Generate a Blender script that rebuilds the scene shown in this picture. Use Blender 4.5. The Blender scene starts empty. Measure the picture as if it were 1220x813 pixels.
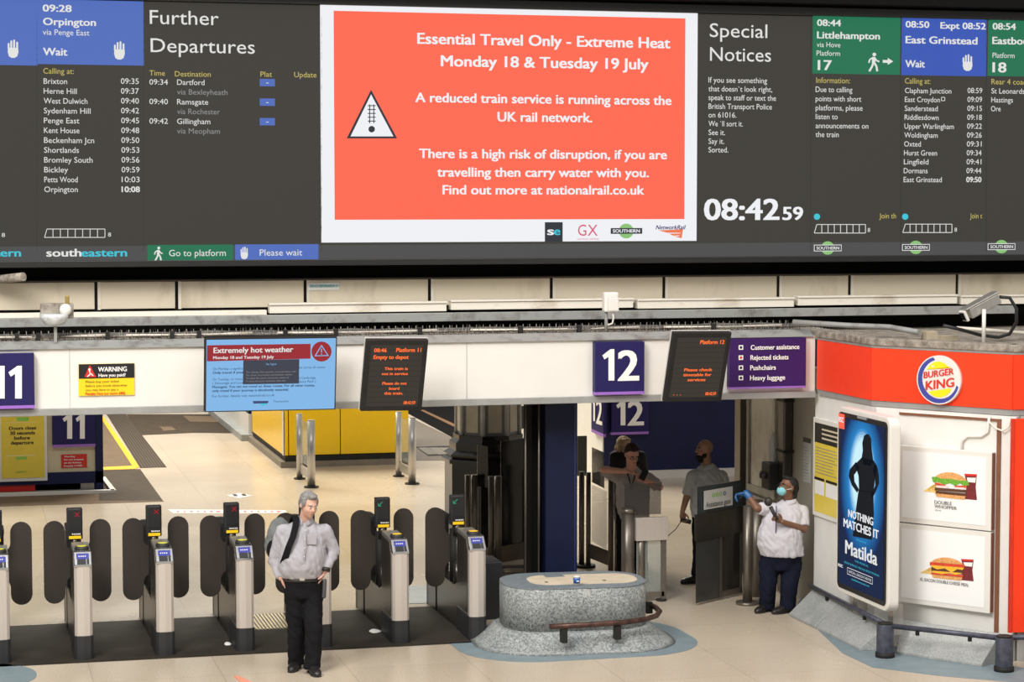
import bpy, bmesh, math, random
from mathutils import Vector, Matrix, noise
random.seed(4)
C = bpy.context.scene.collection
PI = math.pi

# ------------------------------------------------------------------ camera
FPX, PW, PH, HC = 2600.0, 1220, 813, 4.47
YAW, PIT = math.radians(14.35), math.atan(166.5 / 2600)
cd = bpy.data.cameras.new('camera'); cam = bpy.data.objects.new('camera', cd); C.objects.link(cam)
cam.location = (0, 0, HC); cam.rotation_euler = (PI / 2 - PIT, 0, -YAW)
cd.sensor_width = 36; cd.lens = FPX / PW * 36; cd.clip_end = 300
bpy.context.scene.camera = cam

# ------------------------------------------------------------------ world, lights, exposure
sc = bpy.context.scene
sc.view_settings.view_transform = 'Standard'; sc.view_settings.look = 'None'
sc.view_settings.gamma = 1; sc.view_settings.exposure = 0.0
w = bpy.data.worlds.new('station_daylight'); sc.world = w; w.use_nodes = True
w.node_tree.nodes['Background'].inputs[0].default_value = (1.0, 0.965, 0.90, 1)
w.node_tree.nodes['Background'].inputs[1].default_value = 0.42


def area(name, loc, target, sx, sy, power, col):
    l = bpy.data.lights.new(name, 'AREA'); l.shape = 'RECTANGLE'; l.size = sx; l.size_y = sy
    l.energy = power; l.color = col
    o = bpy.data.objects.new(name, l); C.objects.link(o); o.location = loc
    o.rotation_euler = (Vector(target) - Vector(loc)).to_track_quat('-Z', 'Y').to_euler()
    return o


area('roof_skylight', (-6, 8, 14), (5, 21, 1.5), 6, 6, 2900, (1.0, 0.97, 0.92))
area('concourse_roof_glazing', (4, 12, 15), (5, 20, 0), 22, 10, 2500, (1.0, 0.97, 0.93))
area('platform_skylight', (4, 42, 13), (4, 33, 0), 12, 6, 4700, (1.0, 0.93, 0.80))


# ------------------------------------------------------------------ pixel -> place helpers (pinhole of the photo)
_f = Vector((math.sin(YAW) * math.cos(PIT), math.cos(YAW) * math.cos(PIT), -math.sin(PIT)))
_r = Vector((math.cos(YAW), -math.sin(YAW), 0)); _u = _r.cross(_f)


def ray(x, y): return _f + _r * ((x - PW / 2) / FPX) + _u * (-(y - PH / 2) / FPX)


def at(x, y, Y):
    d = ray(x, y); t = Y / d.y; return Vector((d.x * t, Y, HC + d.z * t))


def gz(x, y, z=0.0):
    d = ray(x, y); t = (z - HC) / d.z; return Vector((d.x * t, d.y * t, z))


def atX(x, y, X):
    d = ray(x, y); t = X / d.x; return Vector((X, d.y * t, HC + d.z * t))


# ------------------------------------------------------------------ materials
_m = {}


def mat(name, col, rough=0.5, metal=0.0, vary=0.12, scale=6.0, emit=0.0, alpha=1.0, bump=0.0, trans=0.0, spec=0.5, stretch=None):
    if name in _m: return _m[name]
    m = bpy.data.materials.new(name); m.use_nodes = True; n = m.node_tree.nodes; l = m.node_tree.links
    b = n['Principled BSDF']
    b.inputs['Roughness'].default_value = rough; b.inputs['Metallic'].default_value = metal
    b.inputs['Specular IOR Level'].default_value = spec
    if trans: b.inputs['Transmission Weight'].default_value = trans
    if alpha < 1: b.inputs['Alpha'].default_value = alpha
    c4 = (*col, 1)
    if emit:
        b.inputs['Specular IOR Level'].default_value = 0; b.inputs['Roughness'].default_value = 1
        b.inputs['Base Color'].default_value = (0.01, 0.01, 0.01, 1)
        b.inputs['Emission Color'].default_value = c4; b.inputs['Emission Strength'].default_value = emit
    else:
        tc = n.new('ShaderNodeTexCoord'); mp = n.new('ShaderNodeMapping'); l.new(tc.outputs['Object'], mp.inputs['Vector'])
        if stretch: mp.inputs['Scale'].default_value = stretch
        nz = n.new('ShaderNodeTexNoise'); nz.inputs['Scale'].default_value = scale; nz.inputs['Detail'].default_value = 5
        l.new(mp.outputs['Vector'], nz.inputs['Vector'])
        cr = n.new('ShaderNodeValToRGB'); l.new(nz.outputs['Fac'], cr.inputs['Fac'])
        cr.color_ramp.elements[0].position = 0.3; cr.color_ramp.elements[1].position = 0.7
        cr.color_ramp.elements[0].color = (*[c * (1 - vary) for c in col], 1)
        cr.color_ramp.elements[1].color = (*[min(1, c * (1 + vary)) for c in col], 1)
        l.new(cr.outputs['Color'], b.inputs['Base Color'])
        if bump:
            bp = n.new('ShaderNodeBump'); bp.inputs['Strength'].default_value = bump; bp.inputs['Distance'].default_value = 0.01
            l.new(nz.outputs['Fac'], bp.inputs['Height']); l.new(bp.outputs['Normal'], b.inputs['Normal'])
    _m[name] = m
    return m


def floor_mat():
    m = bpy.data.materials.new('cream_terrazzo'); m.use_nodes = True; n = m.node_tree.nodes; l = m.node_tree.links
    b = n['Principled BSDF']
    tc = n.new('ShaderNodeTexCoord')
    n1 = n.new('ShaderNodeTexNoise'); n1.inputs['Scale'].default_value = 0.35; n1.inputs['Detail'].default_value = 6
    n2 = n.new('ShaderNodeTexNoise'); n2.inputs['Scale'].default_value = 60; n2.inputs['Detail'].default_value = 2
    br = n.new('ShaderNodeTexBrick'); br.offset = 0; br.inputs['Scale'].default_value = 1.0
    br.inputs['Brick Width'].default_value = 1.2; br.inputs['Row Height'].default_value = 1.2
    br.inputs['Mortar Size'].default_value = 0.006; br.inputs['Mortar Smooth'].default_value = 0.3
    br.inputs['Color1'].default_value = (1, 1, 1, 1); br.inputs['Color2'].default_value = (.96, .955, .95, 1)
    br.inputs['Mortar'].default_value = (.78, .77, .75, 1)
    for x in (n1, n2, br): l.new(tc.outputs['Object'], x.inputs['Vector'])
    cr = n.new('ShaderNodeValToRGB'); l.new(n1.outputs['Fac'], cr.inputs['Fac'])
    cr.color_ramp.elements[0].position = .3; cr.color_ramp.elements[1].position = .7
    cr.color_ramp.elements[0].color = (.55, .465, .36, 1); cr.color_ramp.elements[1].color = (.65, .56, .44, 1)
    c2 = n.new('ShaderNodeValToRGB'); l.new(n2.outputs['Fac'], c2.inputs['Fac'])
    c2.color_ramp.elements[0].color = (.84, .83, .82, 1); c2.color_ramp.elements[1].color = (1, 1, 1, 1)
    c2.color_ramp.elements[0].position = .35; c2.color_ramp.elements[1].position = .55
    m1 = n.new('ShaderNodeMixRGB'); m1.blend_type = 'MULTIPLY'; m1.inputs[0].default_value = 1
    m2 = n.new('ShaderNodeMixRGB'); m2.blend_type = 'MULTIPLY'; m2.inputs[0].default_value = 1
    l.new(cr.outputs[0], m1.inputs[1]); l.new(c2.outputs[0], m1.inputs[2]); l.new(m1.outputs[0], m2.inputs[1]); l.new(br.outputs[0], m2.inputs[2])
    l.new(m2.outputs[0], b.inputs['Base Color'])
    rr = n.new('ShaderNodeMapRange'); rr.inputs[3].default_value = .16; rr.inputs[4].default_value = .36
    l.new(n1.outputs['Fac'], rr.inputs[0]); l.new(rr.outputs[0], b.inputs['Roughness'])
    return m


def granite_mat(name, a, c, scale=70):
    m = bpy.data.materials.new(name); m.use_nodes = True; n = m.node_tree.nodes; l = m.node_tree.links
    b = n['Principled BSDF']; b.inputs['Roughness'].default_value = .55
    tc = n.new('ShaderNodeTexCoord'); v = n.new('ShaderNodeTexVoronoi'); v.inputs['Scale'].default_value = scale
    nz = n.new('ShaderNodeTexNoise'); nz.inputs['Scale'].default_value = 3; nz.inputs['Detail'].default_value = 8
    l.new(tc.outputs['Object'], v.inputs['Vector']); l.new(tc.outputs['Object'], nz.inputs['Vector'])
    cr = n.new('ShaderNodeValToRGB'); l.new(v.outputs['Color'], cr.inputs['Fac'])
    cr.color_ramp.elements[0].color = (*a, 1); cr.color_ramp.elements[1].color = (*c, 1)
    mx = n.new('ShaderNodeMixRGB'); mx.blend_type = 'MULTIPLY'; mx.inputs[0].default_value = 1
    c2 = n.new('ShaderNodeValToRGB'); l.new(nz.outputs['Fac'], c2.inputs['Fac'])
    c2.color_ramp.elements[0].position = .3; c2.color_ramp.elements[0].color = (.72, .74, .75, 1); c2.color_ramp.elements[1].position = .65
    l.new(cr.outputs[0], mx.inputs[1]); l.new(c2.outputs[0], mx.inputs[2]); l.new(mx.outputs[0], b.inputs['Base Color'])
    bp = n.new('ShaderNodeBump'); bp.inputs['Strength'].default_value = .25; bp.inputs['Distance'].default_value = .004
    l.new(v.outputs['Distance'], bp.inputs['Height']); l.new(bp.outputs[0], b.inputs['Normal'])
    return m


def dirt_reflection_mat(name, clean, dirt, lo=.45, hi=.62, scale=5, rough=.7, stretch=(1, 1, 1)):  # second tone is dirt; on the booth pane it paints reflections
    m = bpy.data.materials.new(name); m.use_nodes = True; n = m.node_tree.nodes; l = m.node_tree.links
    b = n['Principled BSDF']; b.inputs['Roughness'].default_value = rough
    tc = n.new('ShaderNodeTexCoord'); mp = n.new('ShaderNodeMapping'); mp.inputs['Scale'].default_value = stretch
    nz = n.new('ShaderNodeTexNoise'); nz.inputs['Scale'].default_value = scale; nz.inputs['Detail'].default_value = 9; nz.inputs['Roughness'].default_value = .65
    l.new(tc.outputs['Object'], mp.inputs[0]); l.new(mp.outputs[0], nz.inputs['Vector'])
    cr = n.new('ShaderNodeValToRGB'); l.new(nz.outputs['Fac'], cr.inputs['Fac']); l.new(cr.outputs[0], b.inputs['Base Color'])
    cr.color_ramp.elements[0].position = lo; cr.color_ramp.elements[0].color = (*clean, 1)
    cr.color_ramp.elements[1].position = hi; cr.color_ramp.elements[1].color = (*dirt, 1)
    return m


M_floor = floor_mat()
M_white = mat('white_panel', (.74, .72, .68), .45, vary=.03, scale=2)
M_lip = mat('grey_lip', (.30, .30, .29), .4, vary=.1)
M_black = mat('matt_black', (.005, .005, .005), .9, vary=.1, spec=.1)
M_dark = mat('dark_paint', (.022, .021, .020), .6, spec=.2)
M_steel = mat('brushed_steel', (.52, .50, .47), .32, .75, vary=.06, scale=30, stretch=(1, 1, .05))
M_steelf = mat('front_steel', (.60, .54, .49), .42, .35, vary=.05, scale=30, stretch=(8, 1, .05))
M_steeld = mat('dark_steel', (.075, .066, .058), .30, .7, vary=.12, scale=12, stretch=(1, 1, .2))
M_bronze = mat('bronze_steel', (.20, .175, .15), .38, .7, vary=.08)
M_chrome = mat('chrome', (.66, .66, .68), .16, .95, vary=.03)
M_rubber = mat('black_rubber', (.022, .022, .024), .55)
M_paddle = mat('brown_black_paddle', (.036, .027, .021), .6, vary=.12, scale=3)
M_glass = mat('smoked_glass', (.012, .011, .011), .12, alpha=.85, vary=0, spec=.3)
M_clear = mat('clear_glass', (.45, .50, .47), .06, alpha=.28, vary=0)
M_navy = mat('navy_paint', (.007, .011, .060), .5, spec=.3, vary=.12, scale=3)
M_signblue = mat('sign_blue', (.016, .012, .088), .5, vary=.04, spec=.25)
M_purple = mat('sign_purple', (.30, .13, .52), .4, vary=.02)
M_beige = dirt_reflection_mat('beige_panel', (.72, .64, .50), (.50, .42, .30), .56, .80, 2.2, .6, (1, 1, .35))
M_ledge = dirt_reflection_mat('dusty_ledge', (.36, .32, .275), (.15, .125, .10), .42, .62, 9, .9)
M_zinc = dirt_reflection_mat('zinc_tray', (.30, .305, .295), (.16, .15, .14), .5, .7, 6, .55)
M_trunk = dirt_reflection_mat('cream_trunking', (.76, .71, .62), (.45, .37, .27), .58, .75, 3, .55, (.5, 1, 1))
M_granite = granite_mat('grey_granite', (.11, .125, .13), (.50, .52, .51))
M_kerb = granite_mat('kerb_concrete', (.27, .28, .275), (.50, .51, .50), 120)
M_ring = mat('blue_grey_resin', (.20, .26, .29), .45, vary=.1)
M_cream = mat('cream_inlay', (.66, .57, .43), .5, vary=.1)
M_red = mat('shop_red', (.92, .050, .012), .45, vary=.03, spec=.3)
M_yel = mat('kiosk_yellow', (.98, .62, .004), .28, vary=.02)
M_beigew = mat('beige_wall', (.36, .33, .27), .5, vary=.08, scale=2)


# ------------------------------------------------------------------ mesh builder
class MB:
    def __init__(s): s.v = []; s.f = []; s.sm = []

    def add(s, vs, fs, smooth=False):
        o = len(s.v); s.v += [Vector(p) for p in vs]; s.f += [tuple(i + o for i in f) for f in fs]; s.sm += [smooth] * len(fs)
        return s

    def box(s, x0, x1, y0, y1, z0, z1):
        return s.add([(x0, y0, z0), (x1, y0, z0), (x1, y1, z0), (x0, y1, z0), (x0, y0, z1), (x1, y0, z1), (x1, y1, z1), (x0, y1, z1)],
                     [(0, 3, 2, 1), (4, 5, 6, 7), (0, 1, 5, 4), (1, 2, 6, 5), (2, 3, 7, 6), (3, 0, 4, 7)])

    def cbox(s, M, sx, sy, sz):
        vs = [M @ Vector((a * sx / 2, b * sy / 2, c * sz / 2)) for c in (-1, 1) for a, b in ((-1, -1), (1, -1), (1, 1), (-1, 1))]
        return s.add(vs, [(0, 3, 2, 1), (4, 5, 6, 7), (0, 1, 5, 4), (1, 2, 6, 5), (2, 3, 7, 6), (3, 0, 4, 7)])

    def prism(s, pts, z0, z1):
        n = len(pts)
        return s.add([(p[0], p[1], z0) for p in pts] + [(p[0], p[1], z1) for p in pts],
                     [tuple(range(n - 1, -1, -1)), tuple(range(n, 2 * n))] + [(i, (i + 1) % n, n + (i + 1) % n, n + i) for i in range(n)])

    def extr(s, pts, d):      # polygon of 3-D points pushed by d
        n = len(pts); d = Vector(d)
        return s.add([Vector(p) for p in pts] + [Vector(p) + d for p in pts],
                     [tuple(range(n - 1, -1, -1)), tuple(range(n, 2 * n))] + [(i, (i + 1) % n, n + (i + 1) % n, n + i) for i in range(n)])

    def cyl(s, p0, p1, r, r1=None, n=16, smooth=True):
        p0, p1 = Vector(p0), Vector(p1); r1 = r if r1 is None else r1
        d = (p1 - p0).normalized(); a = d.orthogonal().normalized(); b = d.cross(a)
        c = [(math.cos(2 * PI * i / n), math.sin(2 * PI * i / n)) for i in range(n)]
        o = len(s.v)
        s.v += [p0 + (a * x + b * y) * r for x, y in c] + [p1 + (a * x + b * y) * r1 for x, y in c]
        for i in range(n): s.f.append((o + i, o + (i + 1) % n, o + n + (i + 1) % n, o + n + i)); s.sm.append(smooth)
        s.f += [tuple(o + i for i in range(n - 1, -1, -1)), tuple(o + n + i for i in range(n))]; s.sm += [False, False]
        return s

    def tube(s, path, r, n=8):
        path = [Vector(p) for p in path]; rr = r if isinstance(r, (list, tuple)) else [r] * len(path)
        o = len(s.v); a = None
        for i, p in enumerate(path):
            d = (path[min(i + 1, len(path) - 1)] - path[max(i - 1, 0)]).normalized()
            a = (d.orthogonal() if a is None else (a - d * a.dot(d))).normalized(); b = d.cross(a)
            s.v += [p + (a * math.cos(2 * PI * k / n) + b * math.sin(2 * PI * k / n)) * rr[i] for k in range(n)]
        for i in range(len(path) - 1):
            for k in range(n):
                s.f.append((o + i * n + k, o + i * n + (k + 1) % n, o + (i + 1) * n + (k + 1) % n, o + (i + 1) * n + k)); s.sm.append(True)
        e = o + (len(path) - 1) * n
        s.f += [tuple(o + k for k in range(n - 1, -1, -1)), tuple(e + k for k in range(n))]; s.sm += [False, False]
        return s

    def loft(s, rings, smooth=True):      # closed rings of equal length, capped
        n = len(rings[0]); o = len(s.v)
        for r in rings: s.v += [Vector(p) for p in r]
        for i in range(len(rings) - 1):
            for k in range(n):
                s.f.append((o + i * n + k, o + i * n + (k + 1) % n, o + (i + 1) * n + (k + 1) % n, o + (i + 1) * n + k)); s.sm.append(smooth)
        e = o + (len(rings) - 1) * n
        s.f += [tuple(o + k for k in range(n - 1, -1, -1)), tuple(e + k for k in range(n))]; s.sm += [False, False]
        return s

    def lathe(s, prof, c=(0, 0, 0), n=20):
        c = Vector(c)
        return s.loft([[c + Vector((r * math.cos(2 * PI * k / n), r * math.sin(2 * PI * k / n), z)) for k in range(n)] for r, z in prof])

    def ell(s, c, r, M=None, nu=14, nv=9):
        c = Vector(c); rings = []
        for i in range(nv + 1):
            t = PI * (i + .02) / (nv + .04); ring = []
            for k in range(nu):
                p = Vector((r[0] * math.sin(t) * math.cos(2 * PI * k / nu), r[1] * math.sin(t) * math.sin(2 * PI * k / nu), -r[2] * math.cos(t)))
                ring.append(c + (M @ p if M else p))
            rings.append(ring)
        return s.loft(rings)

    def cap(s, p0, r0, p1, r1, n=14):     # round-ended taper
        p0, p1 = Vector(p0), Vector(p1); d = (p1 - p0).normalized(); a = d.orthogonal().normalized(); b = d.cross(a)
        rings = []
        def ring(c, r): rings.append([c + (a * math.cos(2 * PI * k / n) + b * math.sin(2 * PI * k / n)) * r for k in range(n)])
        for i in range(1, 5): t = PI / 2 * i / 4; ring(p0 - d * r0 * math.cos(t), r0 * math.sin(t))
        for i in range(4, 0, -1): t = PI / 2 * i / 4; ring(p1 + d * r1 * math.cos(t), r1 * math.sin(t))
        return s.loft(rings)

    def xf(s, M):
        s.v = [M @ p for p in s.v]; return s

    def mesh(s, name, m):
        me = bpy.data.meshes.new(name); me.from_pydata([tuple(v) for v in s.v], [], s.f)
        me.polygons.foreach_set('use_smooth', s.sm)
        if m: me.materials.append(m)
        me.update(); return me

    def build(s, name, m, parent=None, bevel=0, world=True, label=None, kind=None):
        if parent is not None and world and (parent.location.length > 0 or any(parent.rotation_euler)):
            inv = (Matrix.Translation(parent.location) @ parent.rotation_euler.to_matrix().to_4x4()).inverted()
            s.xf(inv)
        me = s.mesh(name, m)
        if bevel:
            bm = bmesh.new(); bm.from_mesh(me)
            bmesh.ops.bevel(bm, geom=[e for e in bm.edges if len(e.link_faces) == 2 and e.calc_face_angle(0) > .5], offset=bevel, segments=2, affect='EDGES', profile=.5)
            bm.to_mesh(me); bm.free()
        o = bpy.data.objects.new(name, me); C.objects.link(o)
        if parent is not None: o.parent = parent
        if label: o['label'] = label
        if kind: o['kind'] = kind
        return o


def thing(name, label, cat, loc=(0, 0, 0), rotz=0.0, group=None):
    o = bpy.data.objects.new(name, None); C.objects.link(o); o.empty_display_size = .1
    o.location = loc; o.rotation_euler = (0, 0, rotz); o['label'] = label; o['category'] = cat
    if group: o['group'] = group
    return o


def tag(o, label, cat, group=None):
    o['label'] = label; o['category'] = cat
    if group: o['group'] = group
    return o


def copy_tree(o, parent=None):
    c = o.copy(); C.objects.link(c)
    if parent is not None: c.parent = parent
    for ch in list(o.children): copy_tree(ch, c)
    return c


def struct(name, mb, m, parent=None, bevel=0):
    o = mb.build(name, m, parent, bevel)
    if parent is None: o['kind'] = 'structure'
    return o


# ------------------------------------------------------------------ flat print (lettering, posters, screens)
_tc = {}


def glyphs(txt, bold):
    k = (txt, bold)
    if k in _tc: return _tc[k]
    cu = bpy.data.curves.new('t', 'FONT'); cu.body = txt; cu.resolution_u = 3; cu.fill_mode = 'FRONT'
    ob = bpy.data.objects.new('t', cu); C.objects.link(ob)
    dg = bpy.context.evaluated_depsgraph_get()
    me = bpy.data.meshes.new_from_object(ob.evaluated_get(dg))
    vs = [v.co.copy() for v in me.vertices]; fs = [tuple(p.vertices) for p in me.polygons]
    bpy.data.objects.remove(ob); bpy.data.meshes.remove(me); bpy.data.curves.remove(cu)
    if not vs: vs = [Vector((0, 0, 0))]; fs = []
    x0 = min(v.x for v in vs); x1 = max(v.x for v in vs)
    vs = [Vector(((v.x - x0), v.y, 0)) for v in vs]
    if bold:      # heavier strokes: the same glyphs struck again a hair to each side
        n = len(vs); base = list(vs); bf = list(fs)
        for dx, dy, dz in ((.026, .010, .3), (-.026, -.010, .6), (.026, -.010, .9), (-.026, .010, 1.2)):
            o_ = len(vs); vs += [p + Vector((dx, dy, dz)) for p in base]; fs += [tuple(i + o_ for i in f) for f in bf]
    _tc[k] = (vs, fs, x1 - x0); return _tc[k]


CAPH = .729      # cap height of the built-in font at size 1


class Face:
    """a flat printed surface: origin O, unit axes U (right) and V (up); everything drawn lies on it"""
    def __init__(s, O, U, V, eps=.0015):
        s.O = Vector(O); s.U = Vector(U).normalized(); s.V = Vector(V).normalized(); s.N = s.U.cross(s.V); s.eps = eps; s.mbs = {}

    def px(s, x, y):
        d = ray(x, y); o = Vector((0, 0, HC)); t = (s.O - o).dot(s.N) / d.dot(s.N); p = o + d * t - s.O
        return p.dot(s.U), p.dot(s.V)

    def P(s, u, v, L=1): return s.O + s.U * u + s.V * v + s.N * (s.eps * L)

    def mb(s, key): return s.mbs.setdefault(key, MB())

    def poly(s, key, pts, L=1, px=True):
        q = [s.px(*p) for p in pts] if px else pts
        s.mb(key).add([s.P(u, v, L) for u, v in q], [tuple(range(len(q)))])

    def rect(s, key, x0, y0, x1, y1, L=1, px=True):
        if px:
            u0, v0 = s.px(x0, y1); u1, v1 = s.px(x1, y0)
        else: u0, v0, u1, v1 = x0, y0, x1, y1
        s.mb(key).add([s.P(u0, v0, L), s.P(u1, v0, L), s.P(u1, v1, L), s.P(u0, v1, L)], [(0, 1, 2, 3)])

    def disc(s, key, x, y, r, L=1, ry=None, n=20, a0=0, a1=2 * PI, px=True):
        ry = ry or r
        k = [a0 + (a1 - a0) * i / n for i in range(n if a1 - a0 > 6.28 else n + 1)]
        sg = -1 if px else 1
        s.poly(key, [(x + r * math.cos(t), y + sg * ry * math.sin(t)) for t in k], L, px)

    def ring(s, key, x, y, r0, r1, a0=0, a1=2 * PI, L=1, n=24, ky=1.0):
        for i in range(n):
            t, q = a0 + (a1 - a0) * i / n, a0 + (a1 - a0) * (i + 1) / n
            s.poly(key, [(x + r0 * math.cos(t), y - r0 * ky * math.sin(t)), (x + r1 * math.cos(t), y - r1 * ky * math.sin(t)),
                         (x + r1 * math.cos(q), y - r1 * ky * math.sin(q)), (x + r0 * math.cos(q), y - r0 * ky * math.sin(q))], L)

    def line(s, key, pts, wpx, L=1):
        for a, b in zip(pts, pts[1:]):
            dx, dy = b[0] - a[0], b[1] - a[1]; q = math.hypot(dx, dy) or 1; nx, ny = -dy / q * wpx / 2, dx / q * wpx / 2
            s.poly(key, [(a[0] + nx, a[1] + ny), (b[0] + nx, b[1] + ny), (b[0] - nx, b[1] - ny), (a[0] - nx, a[1] - ny)], L)

    def text(s, key, txt, x0, yb, cap, x1=None, bold=False, L=3, fac=.92, skew=0.0, rise=0.0, align='l'):
        vs, fs, wd = glyphs(txt, bold)
        u0, v0 = s.px(x0, yb); _, vt = s.px(x0, yb - cap); k = (vt - v0) / CAPH
        if x1 is not None: kx = (s.px(x1, yb)[0] - u0) / wd
        else: kx = k * fac
        if align == 'r': u0 -= kx * wd
        if align == 'c': u0 -= kx * wd / 2
        s.mb(key).add([s.P(u0 + v.x * kx + v.y * k * skew, v0 + v.y * k + v.x * kx * rise, L + v.z) for v in vs], fs)

    def build(s, parent, name='lettering', world=True, names=None):
        for key, mb in s.mbs.items():
            nm = (names or {}).get(key, name)
            if nm.endswith('_field') or nm == 'scan_line':      # each coloured field is a piece of its own
                for f in mb.f: MB().add([mb.v[i] for i in f], [tuple(range(len(f)))]).build(nm, PAL[key], parent, world=world)
            elif mb.f: mb.build(nm, PAL[key], parent, world=world, kind='stuff' if len(mb.f) > 3 else None)


def em(name, col, e=1.0): return mat('lit_' + name, col, emit=e)


PAL = dict(
    eW=em('white', (.86, .87, .90), 1.0), eText=em('text_white', (.80, .80, .78), .95), eGrey=em('text_grey', (.30, .30, .30), .9), eY=em('text_yellow', (.62, .52, .14), .9),
    eDark=em('screen_dark', (.050, .046, .039), 1.0), eStrip=em('screen_strip', (.075, .075, .077), 1.0), eSeam=em('seam', (.034, .032, .028), 1.0),
    eBlue=em('blue', (.085, .155, .50), 1.0), eBlue2=em('blue_deep', (.045, .10, .46), 1.0), eGreen=em('green', (.018, .17, .085), 1.0), eRed=em('red', (1.0, .145, .085), 1.0),
    eCy=em('cyan', (.05, .55, .68), 1.0), eLg=em('logo_green', (.28, .60, .20), .9), eDk=em('charcoal', (.03, .035, .045), 1.0), ePink=em('pink', (.75, .10, .20), .9), eOr=em('orange_logo', (.95, .22, .10), .9),
    eNv=em('navy', (.06, .07, .20), .9), eSky=em('pale_blue', (.24, .50, .84), .95), eMar=em('maroon', (.34, .025, .035), .95), eTxD=em('dark_text', (.03, .06, .14), .8), eBox=em('dialog_grey', (.055, .06, .085), .9),
    eLcd=em('lcd_grey', (.050, .040, .033), .9), eAmb=em('amber', (1.0, .16, .03), 1.25), eRx=em('red_cross', (.55, .01, .03), .8), eGa=em('green_arrow', (.04, .45, .25), .8),
    W=mat('print_white', (.85, .84, .82), .4, vary=.01), K=mat('print_black', (.01, .01, .012), .4, vary=.05), Y=mat('print_yellow', (.93, .60, .01), .4, vary=.02), B=M_signblue, P=M_purple,
    R=mat('print_red', (.62, .02, .015), .4, vary=.03), LB=mat('print_blue', (.03, .04, .30), .35, vary=.05), G=mat('print_green', (.25, .55, .08), .4, vary=.05),
    Br=mat('print_brown', (.10, .035, .015), .5, vary=.3, scale=60), Bun=mat('print_bun', (.72, .35, .12), .5, vary=.25, scale=50), Let=mat('print_lettuce', (.14, .38, .03), .5, vary=.4, scale=80),
    Tom=mat('print_tomato', (.62, .06, .02), .5, vary=.3, scale=60), On=mat('print_onion', (.82, .66, .66), .5, vary=.1), Fr=mat('print_fries', (.90, .58, .18), .5, vary=.25, scale=80), Cup=mat('print_cola', (.17, .015, .02), .5, vary=.2, scale=40),
    Ch=mat('print_cheese', (.95, .48, .03), .5, vary=.1), Gy=mat('print_grey', (.25, .25, .25), .5), LBK=mat('logo_blue', (.05, .06, .33), .4, vary=.02), LR=mat('logo_red', (.70, .03, .015), .4, vary=.02),
    LY=mat('logo_yellow', (.95, .72, .01), .4, vary=.02), Ygr=mat('print_olive_yellow', (.75, .58, .06), .4, vary=.04), Beige=mat('print_beige', (.62, .54, .38), .5, vary=.03), PalB=mat('cup_blue', (.02, .10, .38), .4),
    eGl0=em('glow_core', (.45, .82, 1.0), .95), eGl1=em('glow_pale', (.13, .52, .90), .9), eGl2=em('glow_mid', (.03, .26, .62), .9), eGl3=em('glow_deep', (.010, .09, .32), .9), eGl4=em('poster_navy', (.008, .018, .06), 1), ePk=em('poster_black', (.006, .008, .012), 1),
)


def hand_icon(F, key, cx, cy, h, L=3):
    k = h / 22.0
    F.poly(key, [(cx + a * k, cy + b * k) for a, b in [(-6, -1), (6, -1), (6.4, 4), (5, 9), (2, 11), (-2, 11), (-5, 9), (-6.4, 4)]], L)
    for i, (fx, top) in enumerate([(-5.4, -7), (-2.2, -10), (1.2, -11), (4.8, -8.5)]):
        F.poly(key, [(cx + a * k, cy + b * k) for a, b in [(fx - 1.1, 0), (fx - 1.1, top + 1), (fx, top), (fx + 1.1, top + 1), (fx + 1.1, 0)]], L)


def walk_icon(F, key, cx, cy, h, L=3):
    k = h / 22.0; q = lambda *p: [(cx + a * k, cy + b * k) for a, b in p]
    F.disc(key, cx + .5 * k, cy - 9 * k, 2.2 * k, L)
    F.line(key, q((0, -6), (-.5, 1)), 4 * k, L)
    F.line(key, q((-.5, 0), (-2, 5), (-5.5, 11)), 2.4 * k, L); F.line(key, q((0, 0), (3, 5), (4, 11)), 2.4 * k, L)
    F.line(key, q((-.5, -5.5), (-5, -3), (-6, 1)), 1.8 * k, L); F.line(key, q((.5, -5.5), (3.5, -1.5), (6.5, -.5)), 1.8 * k, L)


def train_icon(F, x0, y0, x1, y1, n=8):
    F.line('eText', [(x0, y1), (x1, y1)], .8, 3); F.line('eText', [(x0 + 3, y0), (x1, y0)], .8, 3); F.line('eText', [(x0, y1), (x0 + 3, y0)], .8, 3)
    for i in range(1, n + 1):
        x = x0 + 3 + (x1 - x0 - 3) * (i - .2) / (n - .2); F.line('eText', [(x, y0), (x, y1)], .8, 3)


def southern(F, x, y, k=1.0, bar='eDk'):
    F.disc('eLg', x, y, 8 * k, 3)
    F.rect('eText', x - 16.5 * k, y - 4 * k, x + 16.5 * k, y + 4 * k, 4); F.rect(bar, x - 15.7 * k, y - 3.2 * k, x + 15.7 * k, y + 3.2 * k, 5)
    F.text('eText', 'SOUTHERN', x - 13.5 * k, y + 1.9 * k, 3.8 * k, x + 13.5 * k, True, 6)


# ================================================================== STRUCTURE
struct('floor', MB().add([(-12, 5, 0), (30, 5, 0), (30, 80, 0), (-12, 80, 0)], [(0, 1, 2, 3)]), M_floor)

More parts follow.
